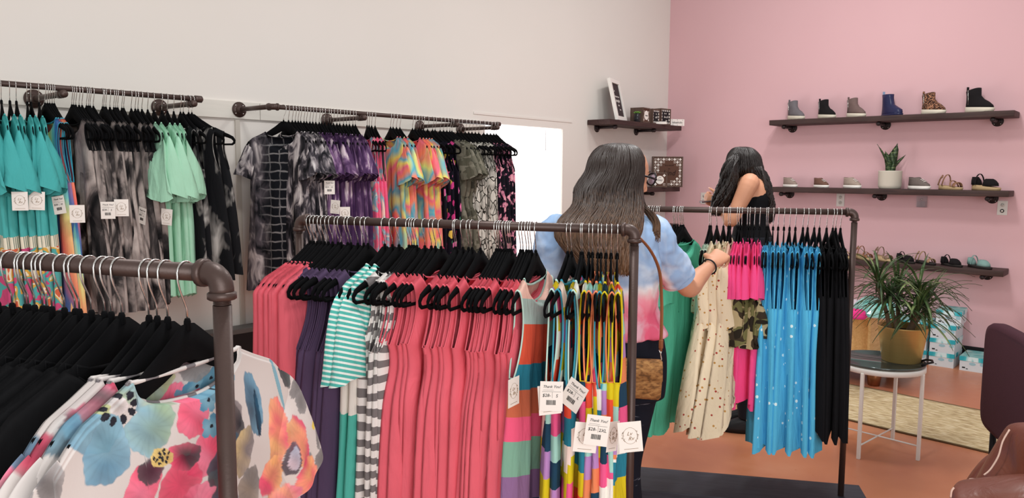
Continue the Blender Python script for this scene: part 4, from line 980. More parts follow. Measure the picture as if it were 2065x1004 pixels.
side_tag(tl[1], (-.03, -.27), -.50); side_tag(tl[2], (.0, -.27), -.50, None, .1, .05); side_tag(tl[4], (.02, -.26), -.52, 'M', -.5, -.15); side_tag(tl[6], (.04, -.27), -.56, None, .1)
side_tag(mb[4], (.0, -.24), -.55, 'S', .0); side_tag(mb[7], (.02, -.25), -.54, None, .05); side_tag(mb[14], (.0, -.24), -.58, 'L', -.9, .2); side_tag(mb[20], (.01, -.24), -.59, None, -.5, .1)

# right wall rail
RW = 'on the right wall rail'
D = [-1.795, -1.77, -1.75, -1.731, -1.714, -1.692, -1.674, -1.652, -1.632, -1.611, -1.587, -1.57, -1.549, -1.522, -1.506, -1.486, -1.461, -1.44, -1.412, -1.39, -1.368, -1.342, -1.323, -1.232, -1.216, -1.196, -1.169, -1.042, -1.021, -.993, -.964, -.855, -.833, -.803, -.78, -.758, -.719, -.673, -.65, -.602, -.57, -.538, -.509, -.489, -.431, -.398, -.356, -.321, -.287, -.252, -.217, -.164, -.128, -.091, -.055, -.027]
tee = dict(sh=.205, nk=.108, open_arm=False, zu=-.40, wu=.205, wh=.24, L=1.05, T=.020, amp=.012); sv = dict(sh=.208, length=.22, hl0=.085, hl1=.085, drop=66, th=.028, flut=.012)
proto('grid', 'tee_dress', 'bwgrid', variants=1, **{**tee, 'nd': .10}, slv=sv, smat='bwtie')
proto('bw', 'tee_dress', 'bwtie', **tee, slv=sv); proto('ptie', 'tee_dress', 'purpletie', **tee, slv=sv); proto('rb', 'tee_dress', 'rainbow', **tee, slv={**sv, 'length': .25, 'hl1': .10})
proto('pk', 'tank_dress', 'pinktie', sh=.16, nk=.108, zu=-.42, wu=.19, wh=.23, L=1.05); proto('df', 'tank_dress', 'darkfloral', sh=.165, nk=.108, zu=-.36, wu=.2, wh=.23, L=1.05)
proto('camo', 'tee_dress', 'camo', **{**tee, 'waist': (-.56, .03)}, slv=sv); proto('snake', 'tank_dress', 'snake', sh=.16, nk=.108, zu=-.34, wu=.19, wh=.23, L=1.05, amp=.014, nf=4.5); proto('pf', 'tank_dress', 'pinkfloral', sh=.16, nk=.108, zu=-.34, wu=.19, wh=.22, L=1.05)
run(W2, [-1.827], 'grid', 125, 'black and white grid tie-dye tee dress', 'turned outwards at left end of the right wall rail', None, jitter=0, cat='dress')
bw = run(W2, D[0:8], 'bw', (84, 78), 'black and white tie-dye tee dress', RW, 'black and white tie-dye dresses', cat='dress')
run(W2, D[8:23], 'ptie', (76, 72), 'purple tie-dye tee dress', RW, 'purple tie-dye dresses', cat='dress')
run(W2, D[23:27], 'pk', (66, 68), 'pink tie-dye tank dress', RW, 'pink tie-dye tank dresses', cat='dress')
run(W2, D[27:36], 'rb', (74, 78), 'rainbow tie-dye tee dress', RW, 'rainbow tie-dye dresses', cat='dress')
run(W2, D[36:40], 'df', (82, 84), 'dark tank dress with pink flowers', RW, 'dark floral tank dresses', cat='dress')
run(W2, D[40:44], 'camo', (96, 100), 'grey camouflage tee dress', RW, 'camouflage tee dresses', cat='dress')
run(W2, D[44:51], 'snake', (80, 84), 'snake print tank dress', RW, 'snake print tank dresses', cat='dress')
run(W2, D[51:56], 'pf', (82, 88), 'black tank dress with pale pink flowers', RW, 'pale pink floral tank dresses', cat='dress')
side_tag(bw[3], (.03, -.25), -.45, 'M'); side_tag(bw[5], (.02, -.26), -.56, None, -.6, .08); side_tag(bw[7], (.04, -.27), -.60, None, .1)

# far rack
FRK = 'on the far rack'
D3 = dict(hid=[-.911, -.897, -.891, -.88, -.87, -.86, -.853, -.845], green=[-.782, -.776, -.764, -.752, -.744, -.737], sage=[-.621, -.614], cream=[-.588, -.559, -.537, -.529], pink=[-.498, -.489, -.478, -.454, -.443, -.423, -.4], blue=[-.371, -.364, -.342, -.32, -.295, -.271, -.246, -.214, -.194, -.166], black=[-.144, -.114, -.088, -.076, -.056])
proto('greent', 'tee_dress', 'green', sh=.205, nk=.115, nd=.07, open_arm=False, zu=-.40, wu=.215, wh=.25, L=.98, T=.02, amp=.012, slv=dict(sh=.208, length=.24, hl0=.085, hl1=.10, drop=76, th=.03, flut=.018), lean=-.12)
proto('sage', 'tank_dress', 'sagedots', sh=.165, nk=.108, zu=-.34, wu=.195, wh=.26, L=.95, corner=.05)
proto('cream', 'flounce_dress', 'creamdots', sh=.20, nk=.108, open_arm=False, zu=-.36, wu=.20, wh=.27, L=.86, corner=.06, T=.032, amp=.026, nf=4.5, lean=-.30, hem=.04, slv=dict(sh=.203, length=.32, hl0=.06, hl1=.10, drop=88, th=.04, flut=.034))
proto('pinkc', 'camo_sleeve_top', 'pink', sh=.20, nk=.108, open_arm=False, zu=-.38, wu=.205, wh=.235, L=.82, corner=.04, T=.018, amp=.014, slv=[(dict(sh=.203, length=.20, hl0=.07, hl1=.05, drop=82, th=.022, flut=.006), 'pink'), (dict(sh=.205, zc=-.335, length=.25, hl0=.045, hl1=.085, drop=86, th=.040, flut=.026), 'camobold')])
proto('blue', 'tank_dress', 'bluedots', opw=.003, trad=.002, sh=.165, nk=.108, zu=-.42, wu=.20, wh=.27, L=1.0, corner=.05, T=.018, amp=.016, nf=4)
proto('blk3', 'tank_dress', 'blackc', opw=.002, trad=.002, sh=.165, nk=.108, zu=-.36, wu=.20, wh=.28, L=.90, corner=.08, T=.018, amp=.012, arm=.01)
run(R3, D3['hid'], 'greent', (16, 14), 'green tee dress hidden behind the shopper', FRK, 'green tee dresses behind the shopper', cat='dress')
run(R3, D3['green'], 'greent', (12, 4), 'jade green tee dress', FRK, 'jade green tee dresses', cat='dress')
run(R3, D3['sage'], 'sage', (18, 20), 'pale sage dotted dress', FRK, 'pale sage dotted dresses', cat='dress')
run(R3, D3['cream'], 'cream', (16, 20), 'cream dotted flounce dress pulled out by the shopper', FRK, 'cream dotted dresses', cat='dress')
run(R3, D3['pink'], 'pinkc', (20, 24), 'hot pink top with camouflage sleeves', FRK, 'hot pink tops with camouflage sleeves', cat='top')
run(R3, D3['blue'], 'blue', (21, 28), 'sky blue dotted tank dress', FRK, 'sky blue dotted dresses', cat='dress')
run(R3, D3['black'], 'blk3', (28, 29), 'black sleeveless dress', FRK, 'black dresses on the far rack', cat='dress')
# ------------------------------------------------------------------ people
TV = V((sin(AZ), -cos(AZ), 0)); FV = V((cos(AZ), sin(AZ), 0)); ZV = V((0, 0, 1))
def remesh(o, vox=.007, smooth=6):
    m = o.modifiers.new('surface', 'REMESH'); m.mode = 'VOXEL'; m.voxel_size = vox; m.use_smooth_shade = True
    s = o.modifiers.new('soften', 'SMOOTH'); s.iterations = smooth; s.factor = .6
def smooth_path(P, n=5):
    """Catmull-Rom through (point, radius) pairs"""
    out = []; L = len(P)
    for i in range(L - 1):
        p0, p1, p2, p3 = P[max(0, i - 1)], P[i], P[i + 1], P[min(L - 1, i + 2)]
        for k in range(n):
            t = k / n; f = lambda a, b, c, d: (b * 2 + (c - a) * t + (a * 2 - b * 5 + c * 4 - d) * t * t + (b * 3 - a - c * 3 + d) * t ** 3) * .5
            out.append((f(p0[0], p1[0], p2[0], p3[0]), f(p0[1], p1[1], p2[1], p3[1])))
    out.append(P[-1]); return out
def limb(bm, P, n=14, flat=None):
    Q = smooth_path([(V(p), r) for p, r in P]); tube(bm, [q[0] for q in Q], [q[1] for q in Q], n, flat=flat)
def torso(bm, S, side, back, n=24):
    """S: (centre, half width, half depth)"""
    C_ = smooth_path([(V(c), V((a, b, 0))) for c, a, b in S], 4)
    loft(bm, [(c, side * r.x, back * r.y) for c, r in C_], n, .85)
def head_geo(bm, c, f, up, s=1.0):
    """face looks along f; c is the middle of the head"""
    f = f.normalized(); l = up.cross(f).normalized(); u = f.cross(l).normalized()
    R = [(-.118, .030, .022, .018), (-.108, .030, .045, .040), (-.085, .020, .058, .066), (-.055, .012, .066, .080), (-.02, .006, .071, .090), (.02, .0, .074, .096), (.06, -.006, .072, .094), (.09, -.010, .060, .078), (.110, -.012, .036, .048), (.118, -.012, .014, .02)]
    loft(bm, [(c + (u * z + f * o) * s, l * (a * s), f * (b * s)) for z, o, a, b in R], 28)
    tube(bm, [c + (u * .022 + f * .086) * s, c + (u * -.012 + f * .104) * s, c + (u * -.027 + f * .108) * s, c + (u * -.034 + f * .092) * s], [.007 * s, .010 * s, .013 * s, .009 * s], 10)
    for sg in (-1, 1):
        tube(bm, [c + (l * (sg * .072) + u * .018 - f * .008) * s, c + (l * (sg * .080) + u * .008 - f * .018) * s, c + (l * (sg * .079) - u * .016 - f * .014) * s, c + (l * (sg * .072) - u * .030 - f * .002) * s], [.007 * s, .012 * s, .010 * s, .005 * s], 8)
        tube(bm, [c + (l * (sg * .014) + u * .033 + f * .088) * s, c + (l * (sg * .045) + u * .036 + f * .078) * s], [.006 * s, .005 * s], 8)
        tube(bm, [c + (l * (sg * .03) - u * .020 + f * .072) * s, c + (l * (sg * .045) - u * .014 + f * .062) * s], [.018 * s, .016 * s], 8)
    tube(bm, [c + (l * -.024 - u * .060 + f * .086) * s, c + (-u * .058 + f * .096) * s, c + (l * .024 - u * .060 + f * .086) * s], [.004 * s, .0075 * s, .004 * s], 8)
    tube(bm, [c + (l * -.018 - u * .068 + f * .086) * s, c + (-u * .069 + f * .094) * s, c + (l * .018 - u * .068 + f * .086) * s], [.004 * s, .0075 * s, .004 * s], 8)
    return f, l, u
def face_parts(parent, c, f, l, u, s=1.0):
    for sg in (-1, 1):
        p = c + (l * (sg * .031) + u * .016 + f * .079) * s
        bm = BM(); bmesh.ops.create_uvsphere(bm, u_segments=16, v_segments=10, radius=.0115 * s); bmesh.ops.translate(bm, vec=p, verts=bm.verts)
        e = obj('eye', bm, plain('eye_white', 'e8e2dc', .2), parent)
        bm = BM(); tube(bm, [p + f * .009 * s, p + f * .0122 * s], [.0055 * s, .0045 * s], 12); obj('iris', bm, plain('brown_iris', '3a261a', .2), e)
        bm = BM(); tube(bm, [c + (l * (sg * .016) + u * .037 + f * .094) * s, c + (l * (sg * .034) + u * .042 + f * .089) * s, c + (l * (sg * .052) + u * .035 + f * .072) * s], [.0025 * s, .003 * s, .001 * s], 6); obj('eyebrow', bm, M['ink'], parent)
    bm = BM(); tube(bm, [c + (l * -.022 - u * .064 + f * .089) * s, c + (-u * .064 + f * .102) * s, c + (l * .022 - u * .064 + f * .089) * s], [.002 * s, .0055 * s, .002 * s], 8); obj('lips', bm, plain('rose_lips', 'b4655f', .5), parent)
def hand_geo(bm, wr, d, pn, ac, curls, thumb=(0.5, .5), s=1.0, spread=.05):
    """wrist point, direction of the metacarpals d, normal out of the back of the hand pn, ac: towards the little finger"""
    d, pn = d.normalized(), pn.normalized(); ac = (ac - d * ac.dot(d)).normalized(); pn = (pn - d * pn.dot(d)); pn = (pn - ac * pn.dot(ac)).normalized()
    loft(bm, [(wr - d * .012 * s, ac * .024 * s, pn * .019 * s), (wr + d * .012 * s, ac * .028 * s, pn * .017 * s), (wr + d * .045 * s, ac * .038 * s, pn * .015 * s), (wr + d * .080 * s, ac * .040 * s, pn * .012 * s), (wr + d * .090 * s, ac * .037 * s, pn * .009 * s)], 18, .9)
    L = [(.042, .026, .022), (.047, .030, .023), (.044, .028, .022), (.034, .021, .019)]
    ends = []
    for i in range(4):
        o = -.029 + .0195 * i; b = wr + (d * (.082 - .004 * abs(i - 1.2)) + ac * o) * s; an = 0.0; P = [(b - d * .02 * s, .0095 * s), (b, .0098 * s)]; q = b; dr = (d + ac * (o * spread * 20)).normalized()
        for k in range(3):
            an += curls[i][k]; v = (dr * cos(an) - pn * sin(an)); q = q + v * L[i][k] * s; P.append((q, (.0090 - .0010 * k - (.0008 if i == 3 else 0)) * s))
        limb(bm, P, 10); ends.append((q, v))
    b = wr + (d * .022 - ac * .026) * s; a1, a2 = thumb; v = (d * .62 - ac * .72 - pn * a1).normalized(); q1 = b + v * .042 * s; v2 = (d * .88 - ac * .25 - pn * a2).normalized(); q2 = q1 + v2 * .032 * s; q3 = q2 + (v2 * .9 + ac * .25 - pn * .2).normalized() * .026 * s
    limb(bm, [(b - v * .01, .014 * s), (b, .0145 * s), (q1, .0115 * s), (q2, .0105 * s), (q3, .0080 * s)], 10); ends.append((q3, v2))
    return ends
def nails(parent, ends, pn, s=1.0, col='e3b7a4'):
    m = plain('nail', col, .25)
    for q, v in ends:
        v = v.normalized(); n = (pn - v * pn.dot(v)).normalized(); a = v.cross(n); bm = BM()
        loft(bm, [(q + v * -.004 * s + n * .0070 * s, a * .0042 * s, n * .0010), (q + v * .003 * s + n * .0062 * s, a * .0046 * s, n * .0010), (q + v * .0075 * s + n * .0035 * s, a * .0030 * s, n * .0008)], 8); obj('nail', bm, m, parent)
def hair_mat(name, top, bot, z0, z1):
    g = G(name, .42, 0, .45); X, Y, Z = g.xyz(g.coords()); st = g.noise(g.coords((60, 60, 4)), 2.2, 4)
    k = g.math('DIVIDE', g.math('SUBTRACT', g.math('ADD', Z, g.math('MULTIPLY', st, .22)), z0 + .11), z1 - z0, True)
    c = g.mix(k, bot, top); g.color(g.mix(g.math('MULTIPLY', st, .75), c, '241a16')); g.bump(st, .12, .003)
    g.b.inputs['Anisotropic'].default_value = .5; return g.m
def hair(parent, S, side, dep, mat, n=420, seed=3, wave=.004, gap=None, rad=.0026, tips=.06, name='hair'):
    """S: list of (centre, half width, half depth) from crown to tips; locks run down over a solid core"""
    rnd = random.Random(seed); Q = smooth_path([(V(c), V((a, b, 0))) for c, a, b in S], 4); bm = BM()
    core = [q for q in Q]; loft(bm, [(c, side * max(.004, r.x - .006), dep * max(.004, r.y - .006)) for c, r in core[:int(len(core) * .86)]], 26)
    N = len(Q)
    for k in range(n):
        a = rnd.random() * 2 * pi
        if gap and (gap[0] < (a % (2 * pi)) < gap[1]): continue
        rr = rnd.uniform(.90, 1.04); start = rnd.choice((0, 0, 0, 1, 2, 3)); end = N - int(rnd.random() ** 2.2 * N * tips * 4) ; ph = rnd.random() * 6; P = []; Rr = []; a0 = a; aw = rnd.uniform(-.12, .12)
        fq = rnd.uniform(.7, 1.5)
        for i in range(start, max(start + 4, end)):
            if i >= N: break
            c, r = Q[i]; t = i / N; aa = a0 + aw * t; wv = wave * t * 3 * sin(fq * i * .9 + ph)
            wv += wave * 1.5 * sin(5 * a0 + i * .55)
            P.append(c + side * (r.x * rr * cos(aa) + wv) + dep * (r.y * rr * sin(aa) + wv * .7) - ZV * (.02 * rnd.random() if i > N - 3 else 0))
            Rr.append(rad * rnd.uniform(.9, 1.3) * (1.6 - .3 * t) * (1 if i < end - 3 else .6))
        if len(P) > 3: Rr[-1] = .0006; tube(bm, P, Rr, 5, cap=True)
    return obj(name, bm, mat, parent)

# --- the shopper between the middle and the far rack
p1 = empty('person', at(1245, 1200, 2.78) * 1.0, 0, cat='person', label='shopper seen from behind in blue and pink tie-dye tee, reaching for a cream dress'); p1.location.z = 0
def child(name, bm, mat, par=p1, **k):
    o = obj(name, bm, mat, None, **k); o.parent = par; o.matrix_parent_inverse = Matrix.Translation(-V(par.location)); return o
side1 = (TV + FV * .10).normalized(); back1 = side1.cross(ZV) * -1
bm = BM(); T1 = [(at(1244, 800, 2.82), .150, .105), (at(1246, 740, 2.82), .172, .118), (at(1247, 690, 2.81), .158, .108), (at(1245, 625, 2.80), .132, .092), (at(1236, 545, 2.78), .152, .100), (at(1225, 490, 2.76), .172, .100), (at(1222, 455, 2.76), .160, .082), (at(1226, 436, 2.77), .095, .062), (at(1234, 418, 2.78), .055, .055)]
torso(bm, T1, side1, back1)
hc = at(1256, 356, 2.84); fdir = (TV * .90 + FV * .42 - ZV * .22).normalized(); upv = (ZV + TV * .12).normalized()
limb(bm, [(at(1232, 440, 2.79), .056), (at(1240, 415, 2.80), .052), (at(1250, 385, 2.82), .052)])
f1, l1, u1 = head_geo(bm, hc, fdir, upv)
sh, el, wr = at(1318, 468, 2.82), at(1387, 580, 2.97), at(1436, 532, 3.17)
limb(bm, [(at(1290, 462, 2.80), .052), (sh, .054), (sh.lerp(el, .5), .044), (el, .038), (el.lerp(wr, .35), .038), (wr.lerp(el, .25), .028), (wr, .0235)])
hd = (at(1468, 500, 3.24) - wr).normalized(); pn = (-FV * .75 + ZV * .62 - TV * .15).normalized(); ac = pn.cross(hd)
cur = [(.75, 1.1, .9), (.85, 1.15, .9), (.9, 1.2, .9), (1.0, 1.2, .9)]
ends = hand_geo(bm, wr, hd, pn, ac if ac.z < 0 else -ac, cur, (.55, .7))
sl, le, lw = at(1118, 470, 2.76), at(1100, 600, 2.74), at(1125, 705, 2.92)
limb(bm, [(at(1150, 462, 2.76), .052), (sl, .052), (sl.lerp(le, .5), .043), (le, .038), (le.lerp(lw, .35), .037), (lw, .023)])
hand_geo(bm, lw, (lw - le + ZV * -.05), -TV * .8 - FV * .3, FV, [(.3, .4, .3)] * 4, (.2, .2))
hips = T1[1][0]; legs = []
for sg in (-1, 1):
    h = hips + side1 * (.082 * sg - .014) - ZV * .05; kn = V((h.x, h.y, .50)) - side1 * .03; an = V((h.x, h.y, .085)) - FV * .02
    limb(bm, [(h, .078), (h.lerp(kn, .5), .058), (kn, .044), (kn.lerp(an, .3), .042), (an, .034)]); legs.append((h, kn, an))
b1 = child('body', bm, M['skin']); remesh(b1, .0055, 4)
nails(p1, ends[:5], pn)
for o in list(p1.children):
    if o.name.startswith('nail'): o.matrix_parent_inverse = Matrix.Translation(-V(p1.location))
# tee
def tshirt(S, side, back, arms, hemamp=.006, seed=1):
    bm = BM(); torso(bm, S, side, back, 30)
    for P in arms: limb(bm, P, 18)
    return bm
g = G('blue_white_pink_tie_dye', .9, 0, .12); v = g.coords(); X, Y, Z = g.xyz(v); nz = g.noise(v, 5, 3, .6)
lat0 = at(1335, 560, 2.8).dot(TV); latn = g.math('ADD', g.math('MULTIPLY', X, TV.x), g.math('MULTIPLY', Y, TV.y))
k = g.math('ADD', g.math('ADD', Z, g.math('MULTIPLY', g.math('SUBTRACT', nz, .5), .22)), g.math('MULTIPLY', g.math('MAXIMUM', g.math('SUBTRACT', latn, lat0), 0.0), 1.2))
c = g.ramp(g.math('MULTIPLY', k, .5, True), [(.0, 'd8577a'), (.545, 'e0627f'), (.580, 'ea93a2'), (.593, 'e9dedf'), (.608, '92aacb'), (.68, '9ab8de'), (.8, 'a9c6e6')])
g.color(g.mix(g.ramp(g.noise(v, 9, 4, .8), [(.44, '000000'), (.64, 'b0b0b0')]), c, 'dfe6ee')); g.bump(g.noise(g.coords((1, 1, .6)), 14, 3, .5), .35, .012); M['dye'] = g.m
S = [(at(1247, 676, 2.81), .182, .130), (at(1248, 665, 2.81), .178, .124), (at(1246, 625, 2.80), .152, .110), (at(1237, 545, 2.78), .166, .114), (at(1226, 490, 2.76), .184, .112), (at(1222, 452, 2.76), .168, .092), (at(1226, 434, 2.77), .105, .074), (at(1231, 424, 2.78), .07, .066)]
bm = tshirt(S, side1, back1, [[(at(1285, 465, 2.80), .062), (at(1318, 475, 2.82), .070), (at(1340, 512, 2.86), .068), (at(1362, 551, 2.91), .068), (at(1366, 558, 2.92), .067)], [(at(1150, 465, 2.76), .06), (at(1118, 472, 2.76), .068), (at(1108, 520, 2.75), .068), (at(1102, 566, 2.745), .070)]])
for v_ in bm.verts:
    q = v_.co; v_.co = q + (q - hips).normalized() * 0
ts_ = child('tie_dye_tee', bm, M['dye']); remesh(ts_, .007, 5)
tx = bpy.data.textures.new('cloth_folds', 'CLOUDS'); tx.noise_scale = .09; tx.noise_depth = 2
dm = ts_.modifiers.new('folds', 'DISPLACE'); dm.texture = tx; dm.strength = .035; dm.mid_level = .5; dm.texture_coords = 'LOCAL'
for nm, a_, b_, r_ in (('sleeve_hem', at(1363, 553, 2.915), at(1367, 560, 2.925), .070),):
    bm = BM(); tube(bm, [a_, b_], [r_, r_], 24, cap=False); child(nm, bm, M['dye'])
# jeans
bm = BM(); torso(bm, [(at(1247, 672, 2.81), .163, .114), (at(1247, 715, 2.82), .176, .124), (at(1246, 760, 2.82), .178, .122), (at(1245, 800, 2.82), .172, .118)], side1, back1)
for h, kn, an in legs: limb(bm, [(h, .092), (h.lerp(kn, .5), .072), (kn, .056), (kn.lerp(an, .4), .054), (an + ZV * .01, .042)], 18)
jn = child('jeans', bm, M['denim']); remesh(jn, .008, 4)
for h, kn, an in legs:
    bm = BM(); c0 = V((an.x, an.y, 0)); fd = FV; loft(bm, [(c0 + fd * .05 + ZV * .004, side1 * .043, fd * .125), (c0 + fd * .05 + ZV * .03, side1 * .045, fd * .127), (c0 + fd * .03 + ZV * .06, side1 * .040, fd * .09), (c0 + fd * .0 + ZV * .09, side1 * .036, fd * .05)], 20); child('shoe', bm, M['card'])
# hair tie, ring
def ring_at(c, d, r, t, mat, name, par=p1):
    x, y = frame_of(d); bm = BM(); P = [c + x * (r * cos(a)) + y * (r * sin(a)) for a in [2 * pi * k / 28 for k in range(29)]]; tube(bm, P, t, 8); return child(name, bm, mat, par)
fa = (wr - el).normalized(); ring_at(wr - fa * .035, fa + TV * .15, .0315, .0034, M['paint_black'], 'hair_tie')
# glasses
bm = BM(); cG = hc + u1 * .016
for sg in (-1, 1):
    q = cG + l1 * (.033 * sg) + f1 * .108; P = [q + l1 * (.029 * cos(a)) + u1 * (.023 * sin(a)) - f1 * (.006 * abs(cos(a))) for a in [2 * pi * k / 20 for k in range(21)]]; tube(bm, P, .0034, 6)
    tube(bm, [q + l1 * (.029 * sg) - f1 * .004, cG + l1 * (.080 * sg) + f1 * .07, cG + l1 * (.084 * sg) - f1 * .01, cG + l1 * (.080 * sg) - f1 * .035 - u1 * .02], [.0048, .0040, .003, .003], 6)
tube(bm, [cG - l1 * .006 + f1 * .112, cG + l1 * .006 + f1 * .112], .003, 6)
gl_ = child('glasses', bm, plain('black_acetate', '15141a', .25))
bm = BM()
for sg in (-1, 1):
    q = cG + l1 * (.033 * sg) + f1 * .108; tube(bm, [q - f1 * .0008, q + f1 * .0008], [.024, .024], 18)
g = G('tinted_lens', .05); g.color('d7c6da'); g.b.inputs['Alpha'].default_value = .45; ln = child('lenses', bm, g.m)
face_parts(p1, hc, f1, l1, u1)
for o in p1.children:
    if o.name.split('.')[0] in ('eye', 'eyebrow', 'lips'): o.matrix_parent_inverse = Matrix.Translation(-V(p1.location))
HM = hair_mat('long_brown_hair_with_light_ends', '2c1f19', '8a6446', 1.26, 1.52)
HS = [(at(1246, 290, 2.84), .018, .02), (at(1246, 296, 2.835), .065, .07), (at(1243, 318, 2.83), .096, .110), (at(1239, 348, 2.815), .105, .118), (at(1227, 380, 2.78), .117, .105), (at(1226, 412, 2.73), .122, .085), (at(1212, 445, 2.66), .140, .055), (at(1205, 478, 2.625), .138, .042), (at(1210, 510, 2.615), .112, .034), (at(1222, 545, 2.615), .080, .028)]
hr = hair(p1, HS, TV, FV, HM, 1700, 3, .0012, rad=.0017); hr.matrix_parent_inverse = Matrix.Translation(-V(p1.location))
# a loose lock over the right shoulder
bm = BM(); rnd = random.Random(6)
for k in range(46):
    a = rnd.uniform(-1, 1); b = rnd.uniform(-1, 1); P = [at(1290 + 6 * a, 385 + 6 * b, 2.78), at(1296 + 6 * a, 412, 2.76 + .01 * b), at(1312 + 8 * a, 432 + 5 * b, 2.74 + .01 * b), at(1324 + 7 * a, 452 + 6 * b, 2.725), at(1322 + 9 * a, 478 + 12 * b, 2.715)]
    tube(bm, [q[0] for q in smooth_path([(q, 0.0) for q in P], 4)], .0018, 4)
child('loose_lock', bm, HM)
# cork crossbody bag with its strap
bg = empty('crossbody_bag', at(1305, 765, 2.66), 0, cat='bag', label='cork crossbody bag with brown strap hanging at the shopper\'s right hip')
g = G('cork', .8, 0, .2); n_ = g.noise(g.coords((1, 1, 2)), 55, 4, .4); g.color(g.ramp(n_, [(.35, '6b4a2c'), (.5, '94683e'), (.7, 'b08552')])); g.bump(n_, .3, .003)
def bchild(name, bm, mat, **k):
    o = obj(name, bm, mat, None, **k); o.parent = bg; o.matrix_parent_inverse = Matrix.Translation(-V(bg.location)); return o
bm = BM(); R = []
for k, (px0, px1, py, t) in enumerate(((1248, 1328, 803, .006), (1244, 1332, 797, .018), (1243, 1334, 765, .030), (1244, 1336, 735, .026), (1246, 1335, 728, .010))):
    a, b = at(px0, py - 3, 2.66), at(px1, py + 3, 2.66); c_ = (a + b) / 2; R.append((c_, (b - a) / 2, FV * t))
loft(bm, R, 28, .45); bchild('pouch', bm, g.m)
bm = BM(); loft(bm, [(at(1291, 762, 2.66) - FV * .029, (at(1333, 763, 2.66) - at(1248, 758, 2.66)) / 2, FV * .004), (at(1291, 726, 2.66) - FV * .016, (at(1334, 728, 2.66) - at(1247, 724, 2.66)) / 2, FV * .005), (at(1291, 724, 2.66) + FV * .004, (at(1334, 726, 2.66) - at(1247, 722, 2.66)) / 2, FV * .012)], 24, .5); bchild('flap', bm, g.m)
leather = plain('brown_leather', '8a5231', .5)
SP = [(at(1332, 733, 2.66), .003), (at(1331, 700, 2.655), .003)]
bm = BM(); tube(bm, [at(1333, 722, 2.655), at(1332, 712, 2.652), at(1329, 706, 2.65), at(1334, 706, 2.65), at(1332, 714, 2.652), at(1334, 724, 2.655), at(1331, 731, 2.655)], .0024, 6); bchild('clasp', bm, M['chrome'])
bm = BM(); P = smooth_path([(at(1332, 708, 2.65), 0.0), (at(1334, 660, 2.65), 0.0), (at(1334, 600, 2.66), 0.0), (at(1328, 540, 2.64), 0.0), (at(1300, 490, 2.62), 0.0), (at(1250, 455, 2.62), 0.0), (at(1180, 432, 2.67), 0.0), (at(1150, 430, 2.76), 0.0), (at(1150, 450, 2.88), 0.0), (at(1200, 560, 2.92), 0.0), (at(1240, 660, 2.95), 0.0), (at(1250, 728, 2.68), 0.0)], 5)
tube(bm, [q[0] for q in P], .0065, 8, flat=.35); bchild('strap', bm, leather)
bm = BM(); box(bm, at(1333, 694, 2.645), (.012, .012, .03), bev=.002); bchild('keeper', bm, leather)

# --- the woman with the phone, by the pink wall
D_ = 4.72
p2 = empty('person', V((at(1512, 700, D_).x, at(1512, 700, D_).y, 0)), 0, cat='person', label='dark long haired woman in black tank top looking down at her phone')
side2 = (-TV + FV * .25).normalized(); lat2 = ZV.cross(side2).normalized()   # side2: the way she faces
bm = BM(); T2 = [(at(1516, 500, D_), .118, .165), (at(1516, 478, D_), .112, .155), (at(1515, 452, D_), .095, .130), (at(1514, 420, D_), .105, .140), (at(1515, 392, D_), .112, .150), (at(1514, 370, D_), .095, .145), (at(1510, 356, D_), .065, .09), (at(1506, 347, D_), .05, .05)]
torso(bm, T2, side2, lat2)
h2 = at(1501, 334, D_ + .02); f2d = (side2 * .82 - ZV * .52).normalized(); f2, l2, u2 = head_geo(bm, h2, f2d, ZV + side2 * .1, .84)
limb(bm, [(at(1508, 360, D_), .05), (at(1500, 340, D_), .048)])
s2, e2, w2 = at(1510, 372, D_ - .16), at(1474, 446, D_ - .16), at(1449, 411, D_ + .02)
limb(bm, [(at(1512, 368, D_ - .08), .055), (s2, .056), (s2.lerp(e2, .5), .047), (e2, .038), (e2.lerp(w2, .3), .037), (w2, .024)])
ends2 = hand_geo(bm, w2, (at(1436, 405, D_ + .05) - w2), -ZV * .2 - FV * .9 - TV * .1, -ZV, [(.5, .9, .5)] * 4, (-.1, .1), .95)
s3, e3, w3 = at(1512, 370, D_ + .16), at(1490, 445, D_ + .20), at(1456, 418, D_ + .14)
limb(bm, [(at(1512, 368, D_ + .08), .055), (s3, .054), (s3.lerp(e3, .5), .045), (e3, .037), (w3, .024)]); hand_geo(bm, w3, at(1440, 410, D_ + .08) - w3, FV, -ZV, [(.5, .9, .5)] * 4, (.1, .1), .95)
lg2 = []
for sg in (-1, 1):
    h = T2[0][0] + lat2 * (.085 * sg); kn = V((h.x, h.y, .55)); an = V((h.x, h.y, .09)); limb(bm, [(h, .08), (h.lerp(kn, .5), .06), (kn, .045), (kn.lerp(an, .3), .042), (an, .034)]); lg2.append((h, kn, an))
def child2(name, bm, mat): return child(name, bm, mat, p2)
b2 = child2('body', bm, M['skin']); remesh(b2, .006, 4)
nails(p2, ends2, -FV)
bm = BM(); torso(bm, [(at(1516, 478, D_), .121, .162), (at(1515, 452, D_), .104, .139), (at(1514, 420, D_), .114, .149), (at(1516, 395, D_), .120, .150), (at(1519, 377, D_), .098, .122), (at(1517, 362, D_), .062, .105), (at(1514, 352, D_), .04, .085)], side2, lat2); tt = child2('tank_top', bm, M['blackc']); remesh(tt, .008, 3)
bm = BM(); torso(bm, [(at(1516, 474, D_), .124, .164), (at(1516, 500, D_), .130, .175), (at(1516, 530, D_), .120, .165)], side2, lat2)
for h, kn, an in lg2: limb(bm, [(h, .1), (h.lerp(kn, .5), .085), (kn, .066), (an, .05)], 16)
tr2 = child2('trousers', bm, plain('black_denim', '14151d', .9)); remesh(tr2, .01, 3)
